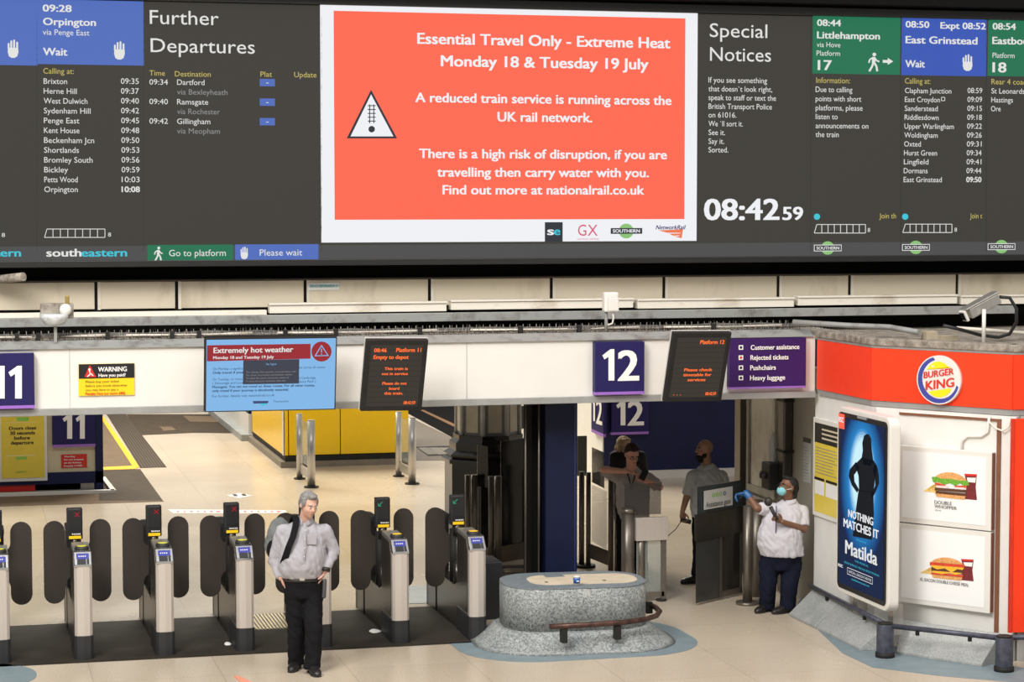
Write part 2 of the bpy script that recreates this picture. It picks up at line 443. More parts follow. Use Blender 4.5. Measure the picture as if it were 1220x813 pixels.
FY = 21.9          # front of the fascia beam
fb = MB().box(-6, 8.97, FY, 22.02, 2.43, 3.025)
beam = struct('wall_fascia', fb, M_white)
o = MB().box(-6, 8.97, FY - .035, 22.0, 2.36, 2.43).build('lower_lip', M_lip, beam, .006)
MB().extr([(-6, FY - .03, 3.02), (-6, FY + .15, 3.09), (-6, FY + .15, 3.02)], (14.95, 0, 0)).build('top_flashing', M_zinc, beam)
for i, xj in enumerate([83, 320, 556, 826]):
    p = at(xj, 450, FY); MB().box(p.x - .004, p.x + .004, FY - .004, FY, 2.435, 3.02).build('panel_joint', mat('joint_grey', (.5, .49, .46), .5), beam)
struct('ceiling_soffit', MB().box(-6, 9.0, 22.02, 26.6, 2.62, 2.75), mat('soffit_grey', (.10, .10, .10), .7))
struct('trim_ledge', MB().box(-6, 9.3, 22.02, 23.05, 2.98, 3.07), M_ledge)
struct('wall_upper', MB().box(-6, 16, 23.1, 23.3, 3.0, 8.2), M_black)  # painted black to hold the shade under and behind the board
hd = struct('ceiling_bulkhead', MB().box(-6, 16, 22.35, 23.1, 6.62, 7.4), M_black)

# beige cladding panels above the ledge, one by one
clad = struct('wall_cladding', MB().box(-6, 16, 23.02, 23.1, 3.30, 3.66), M_dark)
js = [-200, -60, 115, 211, 364, 512, 657, 791, 927, 1012, 1140, 1290, 1400]
for a, b in zip(js, js[1:]):
    p0 = at(a, 350, 22.99).x + .022; p1 = at(b, 350, 22.99).x - .022
    MB().box(p0, p1, 22.975, 23.02, 3.352, 3.632).build('cladding_panel', M_beige, clad, .004)
    MB().box(p0 - .012, p0 + .02, 22.966, 22.975, 3.345, 3.636).build('cover_strip', M_trunk, clad)
MB().box(-6, 16, 22.96, 23.02, 3.634, 3.65).build('top_trim', mat('brown_trim', (.09, .07, .05), .6), clad)

# platform block on the right: shop walls, roof
shopA, shopB, shopC, shopD = (9.02, 22.0), (9.02, 20.38), (9.92, 19.12), (13.0, 18.75)
wm = struct('wall_side', MB().box(9.2, 9.35, 21.6, 24.85, 0, 2.62), M_beigew)
M_shopw = mat('shop_white', (.78, .77, .74), .4, vary=.03)
struct('wall_shop', MB().prism([shopA, shopB, shopC, (10.05, 19.25), (9.2, 20.45), (9.2, 22.0)], 0.0, 2.39), M_shopw)
struct('wall_shopfront', MB().prism([(9.96, 19.12), shopD, (13.0, 18.95), (10.05, 19.27)], 0.0, 2.39), mat('shop_grey', (.42, .42, .40), .5))
struct('ceiling_shop_roof', MB().prism([(9.14, 23.05), (9.17, 20.55), (10.03, 19.36), (13.5, 18.98), (16, 23.05)], 2.95, 3.03), M_ledge)

# hoarding block behind the gates, right
struct('wall_hoarding', MB().box(10.07, 16, 33.41, 37.5, .13, 2.7), M_navy)
struct('wall_hoarding_side', MB().box(10.05, 10.07, 33.42, 37.5, .0, 2.7), mat('hoard_white', (.84, .82, .76), .5, vary=.02))
struct('baseboard_hoarding', MB().box(10.06, 16, 33.36, 33.41, 0, .13), M_white)

# ------------------------------------------------------------------ floor inlays
M_brown = mat('brown_paving', (.155, .110, .072), .75, spec=.2, vary=.12, scale=4)
M_dkpav = mat('dark_paving', (.060, .044, .030), .75, spec=.2, vary=.15, scale=4)
M_yline = mat('yellow_line', (.85, .48, .01), .45, vary=.08)


def inlay(name, pts, m, z=.004):
    q = [gz(*p) for p in pts]
    return struct(name, MB().prism([(p.x, p.y) for p in q][::-1], 0.0005, z), m)


inlay('trim_paving', [(-40, 589), (150, 586), (196, 598), (-40, 605)], M_brown, .004)
inlay('trim_paving_dark', [(118, 560), (167, 559.5), (194, 597), (118, 597)], M_dkpav, .005)
inlay('trim_platform', [(100, 500), (126, 500), (158, 556), (100, 558)], M_brown, .006)
inlay('trim_yellow_line', [(119, 497), (123.5, 497), (166, 557), (158.5, 557)], M_yline, .009)
inlay('trim_yellow_line_cross', [(110, 558), (158.5, 555.5), (166, 557), (160, 559.5), (110, 561)], M_yline, .008)
tp = inlay('trim_tactile', [(127, 494), (150, 494), (198.5, 557), (167, 558)], mat('tactile_grey', (.105, .088, .072), .7, spec=.2), .005)
a, b = gz(127, 494), gz(167, 558); c_, d_ = gz(150, 494), gz(198.5, 557)
rb = MB()
for i in range(9):
    t = (i + .5) / 9; p = b.lerp(d_, t); q = a.lerp(c_, t)
    rb.add([(p.x - .012, p.y, .012), (p.x + .012, p.y, .012), (q.x + .012, q.y, .012), (q.x - .012, q.y, .012)], [(0, 1, 2, 3)])
rb.build('tactile_rib', M_dkpav, tp, kind='stuff')
inlay('trim_far_paving', [(151, 494), (400, 494), (400, 518), (232, 516), (165, 519)], M_dkpav, .004)
inlay('trim_far_slab', [(190, 509), (205, 509), (210, 513), (195, 514)], M_brown, .008)
inlay('trim_far_slab_light', [(218, 496), (276, 497), (280, 504), (226, 503)], M_brown, .008)
inlay('trim_track_bed', [(484, 484), (700, 484), (560, 533), (486, 493)], M_black, .004)
inlay('trim_track_line', [(500, 489), (505, 489), (600, 533), (590, 533)], mat('rust_line', (.20, .10, .04), .6), .008)
inlay('trim_slab_grey', [(487, 497), (562, 533), (562, 549), (482, 549), (482, 500)], mat('slab_grey', (.16, .135, .11), .5, vary=.1), .005)
dr = inlay('trim_drain', [(495, 533), (560, 531), (560, 543), (510, 544)], M_dark, .007)
for i in range(5):
    a = gz(497.5 + i * 12.5, 534.2); b = gz(509.5 + i * 12.5, 534); c_ = gz(521 + i * 12, 542); d_ = gz(509.5 + i * 12.3, 542.4)
    MB().prism([(q.x, q.y) for q in (d_, c_, b, a)], .007, .011).build('drain_cover', mat('drain_stone', (.20, .18, .155), .6), dr)
inlay('trim_tape', [(200, 607.5), (340, 608.5), (342, 612), (206, 612)], mat('tape_white', (.80, .79, .76), .5, vary=.1, scale=12), .004)
tpx = MB()
for i in range(16):
    p = gz(212 + i * 8, 610.2); wd = random.uniform(.012, .03); tpx.add([(p.x - wd, p.y - .06, .0055), (p.x + wd, p.y - .06, .0055), (p.x + wd, p.y + .05, .0055), (p.x - wd, p.y + .05, .0055)], [(0, 1, 2, 3)])
tpx.build('tape_print', PAL['R'], bpy.data.objects['trim_tape'], kind='stuff')
sp = gz(285, 590.5); fm = inlay('trim_floor_sticker', [(270, 591), (285, 588), (300, 591), (285, 594)], mat('tape_white', (.8, .8, .8)), .004)
for dx in (-.09, .04): MB().box(sp.x + dx, sp.x + dx + .06, sp.y - .12, sp.y + .12, .004, .006).build('sticker_print', PAL['K'], fm)

# ring inlays
def ring_inlay(name, cx, cy, hx, hy, r, m=M_ring, z=.004, n=10):
    return struct(name, MB().prism(stadium(cx, cy, hx, hy, r, n), .0005, z), m)


def stadium(cx, cy, hx, hy, r, n=10, rot=0.0):
    pts = []
    for qx, qy, a0 in ((1, 1, 0), (-1, 1, PI / 2), (-1, -1, PI), (1, -1, 3 * PI / 2)):
        for i in range(n + 1):
            t = a0 + PI / 2 * i / n; pts.append((qx * (hx - r) + r * math.cos(t), qy * (hy - r) + r * math.sin(t)))
    c, s_ = math.cos(rot), math.sin(rot)
    return [(cx + x * c - y * s_, cy + x * s_ + y * c) for x, y in pts]


ring_inlay('trim_island_ring', 6.05, 21.20, 1.24, .97, .75)
ring_inlay('trim_left_ring', -.35, 20.9, 1.05, .62, .6)
ring_inlay('trim_column_ring', 5.32, 24.1, .8, .55, .5)

# gate threshold: dark mats between the cabinets, one slab per aisle
GX = [.385, 1.175, 1.965, 2.755, 3.535, 4.33, 5.13]
M_mat = mat('threshold_dark', (.034, .028, .022), .75, spec=.15, vary=.25, scale=3)
th = struct('trim_gate_threshold', MB().box(-.4, 5.2, 21.30, 23.35, .0005, .004), M_mat)
ax = [-.43] + GX
for a, b in zip(ax, ax[1:]):
    y1 = 22.45 if abs(a - 2.755) < .01 else 23.3
    MB().box(a + .1, b - .1, 21.33, y1, .004, .009).build('threshold_slab', M_mat, th)
gr = MB().box(2.83, 3.41, 22.47, 23.3, .004, .007).build('grating_frame', mat('grate_dark', (.05, .04, .02), .5), th)
for i in range(15):
    x = 2.845 + i * .0375; MB().box(x, x + .02, 22.48, 23.29, .007, .016).build('grating_bar', mat('brass_bar', (.50, .38, .17), .4, .3), th)

# ================================================================== DEPARTURE BOARD
BY = 22.6
board = thing('departure_board', 'huge wide LED departure board with red heat warning in the middle, above the gates', 'display board', (5, BY, 3.86))
bl, bt = -1.2, 6.5
bb = MB().box(bl - .12, 13.0, BY + .005, 22.95, 3.855, 6.62).build('housing', M_black, board)
MB().box(bl - .12, 13.0, BY - .05, BY + .02, 6.505, 6.60).build('top_frame', mat('frame_black', (.012, .012, .012), .4), board, .008)
MB().box(bl - .12, 13.0, BY - .02, BY + .02, 3.80, 3.866).build('bottom_frame', mat('frame_black', (.01, .01, .01)), board, .006)
F = Face((0, BY, 0), (1, 0, 0), (0, 0, 1), .0012)
uL, uR = bl, 12.9
F.rect('eDark', uL, 3.866, uR, bt, 0, px=False)
v0 = F.px(600, 291)[1]; F.rect('eStrip', uL, 3.868, uR, v0, 1, px=False)
T = F.text
for x in (44, 171, 383, 966, 1073, 1175): F.line('eSeam', [(x, 20), (x, 300)], .7, 1)
# left columns
F.rect('eBlue', -120, -25, 43.4, 75.7, 1); F.rect('eBlue', 44.4, -25, 170.5, 76.3, 1)
F.mbs['eBlue'].v = [Vector((p.x, p.y, min(p.z, bt))) for p in F.mbs['eBlue'].v]
T('eText', '09:28', 51.2, 13.6, 8.6, 85, True); T('eText', 'Orpington', 51.6, 29.7, 9, 114, True); T('eText', 'via Penge East', 51, 41.4, 7, 106.5)
T('eText', 'Wait', 51.6, 65.8, 9.4, 80, True); hand_icon(F, 'eText', 142.3, 60, 22); hand_icon(F, 'eText', 15.6, 58, 22)
T('eY', 'Calling at:', 51.6, 87.7, 7, 88)
for i, (nm, wd, tm) in enumerate([('Brixton', 69, '09:35'), ('Herne Hill', 97, '09:37'), ('West Dulwich', 128, '09:40'), ('Sydenham Hill', 137, '09:42'), ('Penge East', 104, '09:45'), ('Kent House', 104, '09:48'),
        ('Beckenham Jcn', 147, '09:50'), ('Shortlands', 102, '09:53'), ('Bromley South', 142, '09:56'), ('Bickley', 70, '09:59'), ('Petts Wood', 98, '10:03'), ('Orpington', 98, '10:08')]):
    y = 99.9 + 11.73 * i; x = 52 + .08 * i
    T('eText', nm, x, y, 7, x + wd / 2.4625); T('eText', tm, 144 + .1 * i, y, 7, 165.3 + .1 * i, bold=(i == 11))
T('eText', 'Further', 178.5, 28.4, 17.5, 260.5); T('eText', 'Departures', 179.5, 62, 17.5, 303.5)
for t, a, b, y in (('Time', 178, 196.5, 90), ('Destination', 208.3, 251, 91), ('Plat', 310.3, 324, 91.4), ('Update', 350.5, 377, 92)): T('eY', t, a, y, 6.6, b)
for k, (tm, ds, x1, via, x2) in enumerate([('09:34', 'Dartford', 243.6, 'via Bexleyheath', 271), ('09:40', 'Ramsgate', 248, 'via Rochester', 262), ('09:42', 'Gillingham', 250.6, 'via Meopham', 262)]):
    y = 100.8 + 23.3 * k
    T('eText', tm, 178, y, 6.8, 200); T('eText', ds, 211, y + .3, 6.8, x1); T('eGrey', via, 211, y + 11.8, 6.8, x2)
    F.rect('eBlue', 309.5, y - 6.6, 327.5, y + 2, 1); T('eText', '-', 317, y, 6, 320)
train_icon(F, 53, 273, 125, 283); T('eText', '8', 128.7, 282, 5, 132.3); T('eText', '8', 2, 282.5, 5, 6); train_icon(F, -75, 273, -2, 283)
T('eText', 'south', 55.6, 305.8, 9.6, 96.5, True); T('eCy', 'eastern', 97.2, 305.8, 9.6, 151, True)
T('eText', 'south', -71, 306, 9.6, -30, True); T('eCy', 'eastern', -29.5, 306, 9.6, 24.6, True)
F.rect('eGreen', 175.8, 291.5, 277.4, 311.8, 2); F.rect('eBlue', 280.2, 291, 379.3, 311.2, 2)
T('eText', 'Go to platform', 201.4, 305.4, 8, 269); T('eText', 'Please wait', 309.4, 304.8, 8, 360)
walk_icon(F, 'eText', 188.8, 302.6, 17); hand_icon(F, 'eText', 291, 301.4, 15)
# central notice
F.rect('eW', 382.8, 6.5, 831.3, 289.2, 1); F.rect('eRed', 398.7, 22, 816.5, 262, 2)
T('eW', 'Essential Travel Only - Extreme Heat', 497.5, 52, 13.6, 798, True); T('eW', 'Monday 18 & Tuesday 19 July', 525.5, 78.8, 13.6, 772, True)
T('eW', 'A reduced train service is running across the', 495, 121.6, 11.8, 799.5, True); T('eW', 'UK rail network.', 593, 144.6, 11.8, 705, True)
T('eW', 'There is a high risk of disruption, if you are', 499.5, 188.2, 11.6, 794, True); T('eW', 'travelling then carry water with you.', 521, 210.4, 11.6, 772.5, True)
T('eW', 'Find out more at nationalrail.co.uk', 527.5, 231.6, 11.6, 767, True)
F.poly('eDk', [(413, 165), (442, 107), (473, 165)], 3); F.poly('eW', [(417.5, 162.6), (442, 112.5), (468.6, 162.6)], 4)
for i in range(5): F.line('eDk', [(438, 126 + i * 4.6), (447.5, 126 + i * 4.6)], 1.1, 5)
for x in (440.3, 445.2): F.line('eDk', [(x, 124.5), (x, 147)], 1.1, 5)
F.disc('eDk', 442.7, 154, 3.9, 5)
F.rect('eDk', 649, 264.8, 670.3, 288, 3); T('eW', 's', 652.3, 280, 10, 659.3, True, 4); T('eCy', 'e', 660.2, 280, 10, 667, True, 4)
T('ePink', 'G', 688.5, 281, 14, 698.5); T('ePink', 'X', 700, 281, 14, 712); T('ePink', 'GATWICK EXPRESS', 687.5, 286, 2, 713.5)
F.disc('eLg', 746, 275.4, 8.9, 3); F.rect('eDk', 727.4, 271.8, 765, 278.8, 4); T('eW', 'SOUTHERN', 730, 277.2, 4, 762, True, 5)
T('eNv', 'NetworkRail', 781, 273.4, 5.2, 815.5, True, skew=.3)
F.poly('eOr', [(784, 274.6), (813.5, 273.2), (811.5, 277.5), (795, 277.5)], 3)
for q in ([(797, 278.6), (811, 278.2), (809.5, 280.6), (802, 281)], [(803.5, 282), (809, 281.4), (812.6, 273.5), (813.6, 273.5), (812, 284)]): F.poly('eOr', q, 3)
# right columns
T('eText', 'Special', 845.5, 44, 17.3, 914); T('eText', 'Notices', 845.8, 72.4, 17.3, 918.4)
for t, x1, y in (('If you see something', 231, 98.3), ('that doesn`t look right,', 246, 108.8), ('speak to staff or text the', 257, 119.2), ('British Transport Police', 245, 129.7), ('on 61016.', 141, 140), ('We `ll sort it.', 160, 150.4), ('See it.', 108, 160.9), ('Say it.', 105, 171.4), ('Sorted.', 117, 181.6)):
    T('eText', t, 844, y, 6.8, 820 + x1 / 2.4625)
T('eW', '08:42', 839.5, 262, 26.2, 927.5, True); T('eW', '59', 932.5, 262, 16.2, 956, True)
F.rect('eGreen', 967.8, 19.6, 1073, 87.6, 1); F.rect('eBlue2', 1073.6, 21.2, 1175.8, 89.5, 1); F.rect('eGreen', 1176.4, 22.8, 1290, 90.6, 1)
T('eText', '08:44', 973.5, 30.7, 8, 1001.5, True); T('eText', 'Littlehampton', 973.5, 45.6, 8.6, 1047.8, True); T('eText', 'via Hove', 973, 56, 6.4, 1001); T('eText', 'Platform', 972.7, 66.2, 6.4, 1000.7)
T('eText', '17', 974.5, 83.3, 12.3, 990.3, True); walk_icon(F, 'eText', 1041, 74, 22)
F.rect('eText', 1051.5, 71.6, 1058.5, 74.8, 3); F.poly('eText', [(1057.5, 69), (1064, 73.2), (1057.5, 77.4)], 3)
T('eY', 'Information:', 972.3, 98.8, 7, 1012.5)
for t, x1, y in (('Due to calling', 481, 109.6), ('points with short', 507, 120.6), ('platforms, please', 511, 131.4), ('listen to', 438, 142), ('announcements on', 528, 152.8), ('the train', 441, 163.3)): T('eText', t, 971.6, y, 6.8, 820 + x1 / 2.4625)
for x, a, b in ((973.2, 1047.4, 1067.3), (1078.3, 1155.4, 1170)):
    F.disc('eCy', x, 258.3, 3.7, 3); T('eY', 'Join th' if a < 1100 else 'Join t', a, 260.3, 6.4, b)
train_icon(F, 970, 267.6, 1031, 277.8); train_icon(F, 1075.4, 267.2, 1134, 277.2); T('eText', '8', 1033.5, 276.5, 5, 1036.5); T('eText', '8', 1137, 276.2, 5, 1140)
for x, y in ((986, 295.6), (1091, 294.9), (1193, 294)): southern(F, x, y)
T('eText', '08:50', 1079, 32.6, 8, 1106.7, True); T('eText', 'Expt 08:52', 1120.5, 34, 8, 1174, True); T('eText', 'East Grinstead', 1079, 51.4, 9, 1164, True); T('eText', 'Wait', 1078.7, 80, 8.8, 1101.4, True)
hand_icon(F, 'eText', 1152.6, 74.5, 20)
T('eY', 'Calling at:', 1078, 99.6, 7, 1108.3)
for i, (nm, wd, tm) in enumerate([('Clapham Junction', 136, '08:59'), ('East Croydon', 103, '09:09'), ('Sanderstead', 97, '09:15'), ('Riddlesdown', 100, '09:18'), ('Upper Warlingham', 145, '09:22'), ('Woldingham', 98, '09:26'),
        ('Oxted', 49, '09:31'), ('Hurst Green', 97, '09:34'), ('Lingfield', 72, '09:41'), ('Dormans', 70, '09:44'), ('East Grinstead', 112, '09:50')]):
    y = 110.9 + 10.62 * i; x = 1078 - .16 * i
    T('eText', nm, x, y, 6.6, x + wd / 2.4625); T('eText', tm, 1152.6 - .15 * i, y, 6.6, 1170 - .12 * i, bold=(i == 10))
F.line('eText', [(1121.5, 116), (1125.5, 116), (1125.5, 120), (1121.5, 120), (1121.5, 116)], .7, 3)
T('eText', '08:54', 1182.6, 35, 8, 1209.8, True); T('eText', 'Eastbourne', 1182.3, 52.4, 9, 1244, True); T('eText', 'Platform', 1182.3, 68.8, 6.4, 1208.6); T('eText', '18', 1182.6, 86, 12.3, 1198.3, True)
T('eY', 'Rear 4 coaches:', 1181, 100.4, 6.8, 1236); T('eText', 'St Leonards W', 1181, 111.4, 6.6, 1232); T('eText', 'Hastings', 1180.8, 122, 6.6, 1206.6); T('eText', 'Ore', 1180.5, 132.6, 6.6, 1192)
nmz = dict(eDark='screen', eStrip='footer_strip', eBlue='blue_field', eBlue2='blue_field', eGreen='green_field', eW='white_print', eRed='red_field', eSeam='seam')
F.build(board, names=nmz)

# ================================================================== LEDGE CLUTTER (above the fascia)
tray = thing('cable_tray', 'long dusty wire cable tray with bird spikes running along the ledge', 'cable tray', (2, 22.3, 3.07))
tm = MB()
for y in (22.12, 22.34, 22.5): tm.tube([(-6, y, 3.12), (9.0, y, 3.12)], .006, 5)
for i in range(150): x = -2 + i * .073; tm.tube([(x, 22.1, 3.14), (x, 22.11, 3.09), (x, 22.52, 3.09), (x, 22.52, 3.16)], .004, 4)
tm.build('wire_basket', M_ledge, tray, kind='stuff')
cb = MB()
for k in range(4):
    cb.tube([(-6 + i * .5, 22.2 + k * .07 + .025 * math.sin(i * 1.7 + k), 3.12 + .015 * math.sin(i * 2.3 + k * 2)) for i in range(31)], .018, 6)
cb.build('cable_bundle', mat('dusty_cable', (.085, .078, .07), .8, vary=.4), tray)
for k, (a, b) in enumerate([(-60, 130), (150, 300), (330, 520), (560, 760), (790, 930)]):
    x0, x1 = at(a, 392, 22.2).x, at(b, 392, 22.2).x
    MB().tube([(x0, 22.17, 3.125), ((x0 + x1) / 2, 22.18, 3.115), (x1, 22.17, 3.13)], .014, 6).build('pale_conduit', M_trunk, tray)
sk = MB()
for i in range(330):
    x = -.4 + i * .029 + random.uniform(-.006, .006); h = random.uniform(.07, .12); dx = random.uniform(-.03, .03)
    sk.add([(x - .0022, 22.14, 3.08), (x + .0022, 22.14, 3.08), (x + dx, 22.12 + random.uniform(-.02, .04), 3.08 + h)], [(0, 1, 2)])
sk.build('spike', mat('spike_pale', (.55, .53, .50), .6), tray, kind='stuff')
sup = MB().box(2.35, 2.39, 22.1, 22.2, 3.07, 3.19)
for xp in (20, 45, 128, 205, 237, 340, 400, 500, 620, 690, 850):
    x = at(xp, 390, 22.1).x; MB().box(x - .02, x + .02, 22.06, 22.14, 3.07, 3.165).build('tray_clip', M_dark, tray, .003)
tag(MB().box(-6, 11.7, 22.62, 22.72, 3.195, 3.285).build('steel_channel', M_zinc, None, .005), 'long grey steel channel running under the cream trunking', 'channel')
tg = 'cream trunking lengths below the beige panels'
tj = [317, 533, 755, 946, 1140, 1300]
for k, (a, b) in enumerate(zip(tj, tj[1:])):
    x0 = at(a, 370, 22.75).x + .03; x1 = at(b, 370, 22.75).x - .02; z = 3.30 + (.012 if k % 2 else 0)
    t = thing('trunking', ['cream cable trunking length with stained top, leftmost, above the blue heat screen', 'cream trunking length between the blue heat screen and the white sensor box',
        'cream trunking length just right of the white sensor box', 'cream trunking length above the left end of the red shop sign', 'cream trunking length behind the security camera'][k], 'trunking', (x0, 22.75, z), 0, tg)
    MB().box(x0, x1, 22.70, 22.83, z, z + .085).build('trunking_body', M_trunk, t, .004); MB().box(x0 - .005, x1 + .005, 22.685, 22.84, z + .085, z + .105).build('trunking_lid', M_trunk, t, .003)
tag(MB().box(-6, at(317, 370, 22.75).x, 22.70, 22.80, 3.285, 3.335).build('white_conduit_strip', M_trunk, None, .004), 'slim white strip on the steel channel, left of the cream trunking', 'strip')
s_ = MB().add([at(367, 337.5, 22.965), at(404, 337, 22.965), at(404, 345.5, 22.965), at(367, 346, 22.965)], [(0, 3, 2, 1)]).build('sticker', PAL['W'])
tag(s_, 'small white sticker with teal print on the beige panel', 'sticker')
FS = Face((0, 22.963, 0), (1, 0, 0), (0, 0, 1)); PAL['tealp'] = mat('print_teal', (.03, .35, .35), .5); FS.text('tealp', 'SERVICE MEMORANDUM 19', 369, 342.5, 3.2, 402.5, True); FS.build(s_, world=False)

# left sensor cluster wrapped in plastic
p = at(66, 396, 22.0)
t = thing('wrapped_camera', 'dusty mesh box with plastic-wrapped dome on the ledge, top left', 'camera', (p.x, 22.0, 3.07))
MB().box(p.x - .015, p.x + .015, 21.98, 22.02, 3.07, 3.32).build('bracket', M_zinc, t)
MB().box(p.x - .14, p.x + .18, 22.0, 22.14, 3.31, 3.46).build('mesh_box', M_ledge, t, .01)
MB().lathe([(.02, -.09), (.09, -.075), (.13, -.03), (.14, .0), (.14, .03)], (p.x - .01, 21.98, 3.33), 18).build('wrapped_dome', mat('plastic_wrap', (.62, .64, .66), .25, vary=.25, scale=20, bump=.6), t)
MB().ell((p.x + .10, 21.96, 3.40), (.06, .05, .06)).build('sensor_dome', M_white, t); MB().box(p.x + .10, p.x + .14, 22.0, 22.05, 3.44, 3.54).build('aerial', mat('brass', (.35, .25, .08), .4, .5), t, .01)
p = at(726, 398, 22.1)
t = thing('sensor_box', 'white weatherproof sensor box on a short pole with curled cable', 'sensor', (p.x, 22.1, 3.07))
MB().cyl((p.x - .03, 22.12, 3.07), (p.x - .03, 22.12, 3.36), .018).build('pole', M_zinc, t)
MB().box(p.x - .07, p.x + .09, 22.05, 22.15, 3.30, 3.51).build('box_body', M_white, t, .018); MB().box(p.x - .03, p.x + .085, 22.035, 22.05, 3.31, 3.46).build('box_cover', M_white, t, .012)
MB().tube([(p.x + .03, 22.08, 3.30), (p.x + .04, 22.08, 3.24), (p.x + .03, 22.09, 3.18), (p.x - .02, 22.1, 3.16)], .01).build('cable', M_white, t)
p = at(-10, 334, 22.8); q = at(28, 330, 22.5)
tag(MB().cyl(p, q, .045, .045).build('cloth_wrapped_pipe', M_ledge), 'grubby wrapped pipe end poking out under the board, far left', 'pipe')

# on the shop roof: camera, junction boxes, conduits
t = thing('security_camera', 'grey security camera on a short post above the red shop sign', 'camera', (10.4, 20.2, 3.03))
a, b = at(1150, 376, 20.3), at(1192, 353, 20.3); d = (b - a).normalized(); X3 = d; Y3 = Vector((0, 0, 1)).cross(d).normalized(); Z3 = X3.cross(Y3)
Mc = Matrix((X3, Y3, Z3)).transposed().to_4x4(); Mc.translation = (a + b) / 2
MB().cbox(Mc, .36, .12, .11).build('camera_housing', M_steel, t, .012)
M2 = Mc.copy(); M2.translation = Mc.translation + Z3 * .065 - X3 * .01; MB().cbox(M2, .40, .15, .015).build('sun_shield', M_steel, t, .004)
M2 = Mc.copy(); M2.translation = a - X3 * .012; MB().cbox(M2, .03, .125, .115).build('front_bezel', M_white, t, .01); M2.translation = a - X3 * .03; MB().cbox(M2, .006, .085, .08).build('lens_window', M_black, t)
pb = at(1172, 404, 20.2); MB().cyl((pb.x, pb.y, 3.03), (pb.x, pb.y, (a + b).z / 2 - .03), .02).build('post', M_white, t)
pts = [at(x, y, 20.3 if i < 4 else 20.5) for i, (x, y) in enumerate([(1191, 354), (1203, 355), (1211, 368), (1211, 384), (1203, 398), (1190, 402), (1170, 400), (1145, 393), (1124, 388)])]
MB().tube(pts, .018).build('cable', M_rubber, t)
t = thing('junction_box', 'two small beige junction boxes on the shop roof left of the camera', 'junction box', (9.7, 20.9, 3.03))
p = at(1112, 388, 20.9); MB().box(p.x - .09, p.x + .03, 20.85, 21.0, 3.03, 3.12).build('box', mat('tan_box', (.42, .36, .26), .6), t, .006)
MB().box(p.x - .04, p.x + .14, 20.6, 20.72, 3.03, 3.09).build('box', mat('tan_box', (.42, .36, .26)), t, .006)
cond = MB().tube([at(945, 384, 22.0), at(1010, 388, 21.6), at(1060, 390, 21.3), at(1095, 396, 20.9)], .03, 6).build('roof_conduit', M_zinc)
tag(cond, 'flat grey conduit crossing the shop roof towards the junction boxes', 'conduit')
tag(MB().tube([at(1140, 391, 20.9), at(1180, 394, 20.7), at(1235, 398, 20.6)], .02, 6).build('thin_pipe', M_trunk), 'thin pale pipe lying on the shop roof behind the camera post', 'pipe')

# ================================================================== SIGNS AND SCREENS ON THE FASCIA
def digit1(Fs, key, xf, x0, x1, yb, cap, L=3):      # flagged numeral one: flag tip xf, stem x0..x1
    w = x1 - x0; yt = yb - cap
    Fs.poly(key, [(x0, yb), (x0, yt + cap * .22), (x0 + w * .5, yt), (x1, yt), (x1, yb)], L)
    Fs.poly(key, [(xf, yt + cap * .20), (x0 + w * .35, yt), (x1 - w * .2, yt + cap * .02), (x0 + .2, yt + cap * .24), (xf + w * .35, yt + cap * .33)], L + .4)


def number_sign(txt, x0, y0, x1, y1, tx0, tx1, yb, cap, label):
    a, b = at(x0, y1, 21.8), at(x1, y0, 21.8)
    t = thing('platform_sign', label, 'sign', ((a.x + b.x) / 2, 21.85, a.z))
    MB().box(a.x, b.x, 21.8, 21.9, a.z + .03, b.z).build('sign_box', M_signblue, t, .004); MB().box(a.x, b.x, 21.8, 21.9, a.z, a.z + .03).build('purple_edge', M_purple, t)
    Fs = Face((0, 21.799, 0), (1, 0, 0), (0, 0, 1)); 
    if txt == '11': digit1(Fs, 'W', -10, -2.5, 5.5, yb, cap); digit1(Fs, 'W', 10, 18, 26, yb, cap)
    else: digit1(Fs, 'W', 717.5, 724.8, 731.8, yb, cap); Fs.text('W', '2', 737, yb, cap, 760, True)
    Fs.build(t)
    return t


number_sign('11', -23, 421, 40.5, 488, -16, 27, 475, 39, 'blue platform number sign 11 on the white fascia, far left')
number_sign('12', 709, 407, 768, 471, 717.5, 760, 453.6, 37.5, 'blue platform number sign 12 on the white fascia')
a, b = at(94, 472, 21.88), at(160, 433, 21.88)
t = thing('warning_sign', 'small black and yellow warning plate asking have you paid', 'sign', (a.x, 21.88, a.z))
MB().box(a.x, b.x, 21.882, 21.9, a.z, b.z).build('plate', PAL['Y'], t)
Fs = Face((0, 21.88, 0), (1, 0, 0), (0, 0, 1)); Fs.rect('K', 94, 433, 160, 451.5, 1)
Fs.poly('R', [(100.5, 449.5), (107, 435), (114.5, 449.5)], 2); Fs.disc('W', 106.5, 440.5, 1.4, 3); Fs.line('W', [(106.5, 442), (107.5, 446), (104, 449)], 1.4, 3); Fs.line('W', [(107, 444), (111, 448)], 1.4, 3)
Fs.text('W', 'WARNING', 117, 443, 5.8, 151, True); Fs.text('W', 'Have you paid?', 117.5, 449.2, 4, 149.5, True)
for i, s in enumerate(('Please buy your ticket', 'before you travel otherwise', 'you may have to pay a')): Fs.text('K', s, 102, 456.4 + i * 4.9, 3, [142, 151, 141][i])
Fs.text('R', 'Penalty Fare (or more £80)', 102, 470.8, 3, 149, True)
Fs.build(t)
a, b = at(869, 464, 21.82), at(960.5, 402.5, 21.82)
t = thing('information_sign', 'purple sign listing customer assistance, rejected tickets, pushchairs, heavy luggage', 'sign', (a.x, 21.82, a.z))
MB().box(a.x, b.x, 21.82, 21.9, a.z + .02, b.z).build('panel', mat('dark_purple', (.038, .010, .10), .55, vary=.06, scale=2, spec=.25), t); MB().box(a.x, b.x, 21.82, 21.9, a.z, a.z + .02).build('purple_edge', M_purple, t)
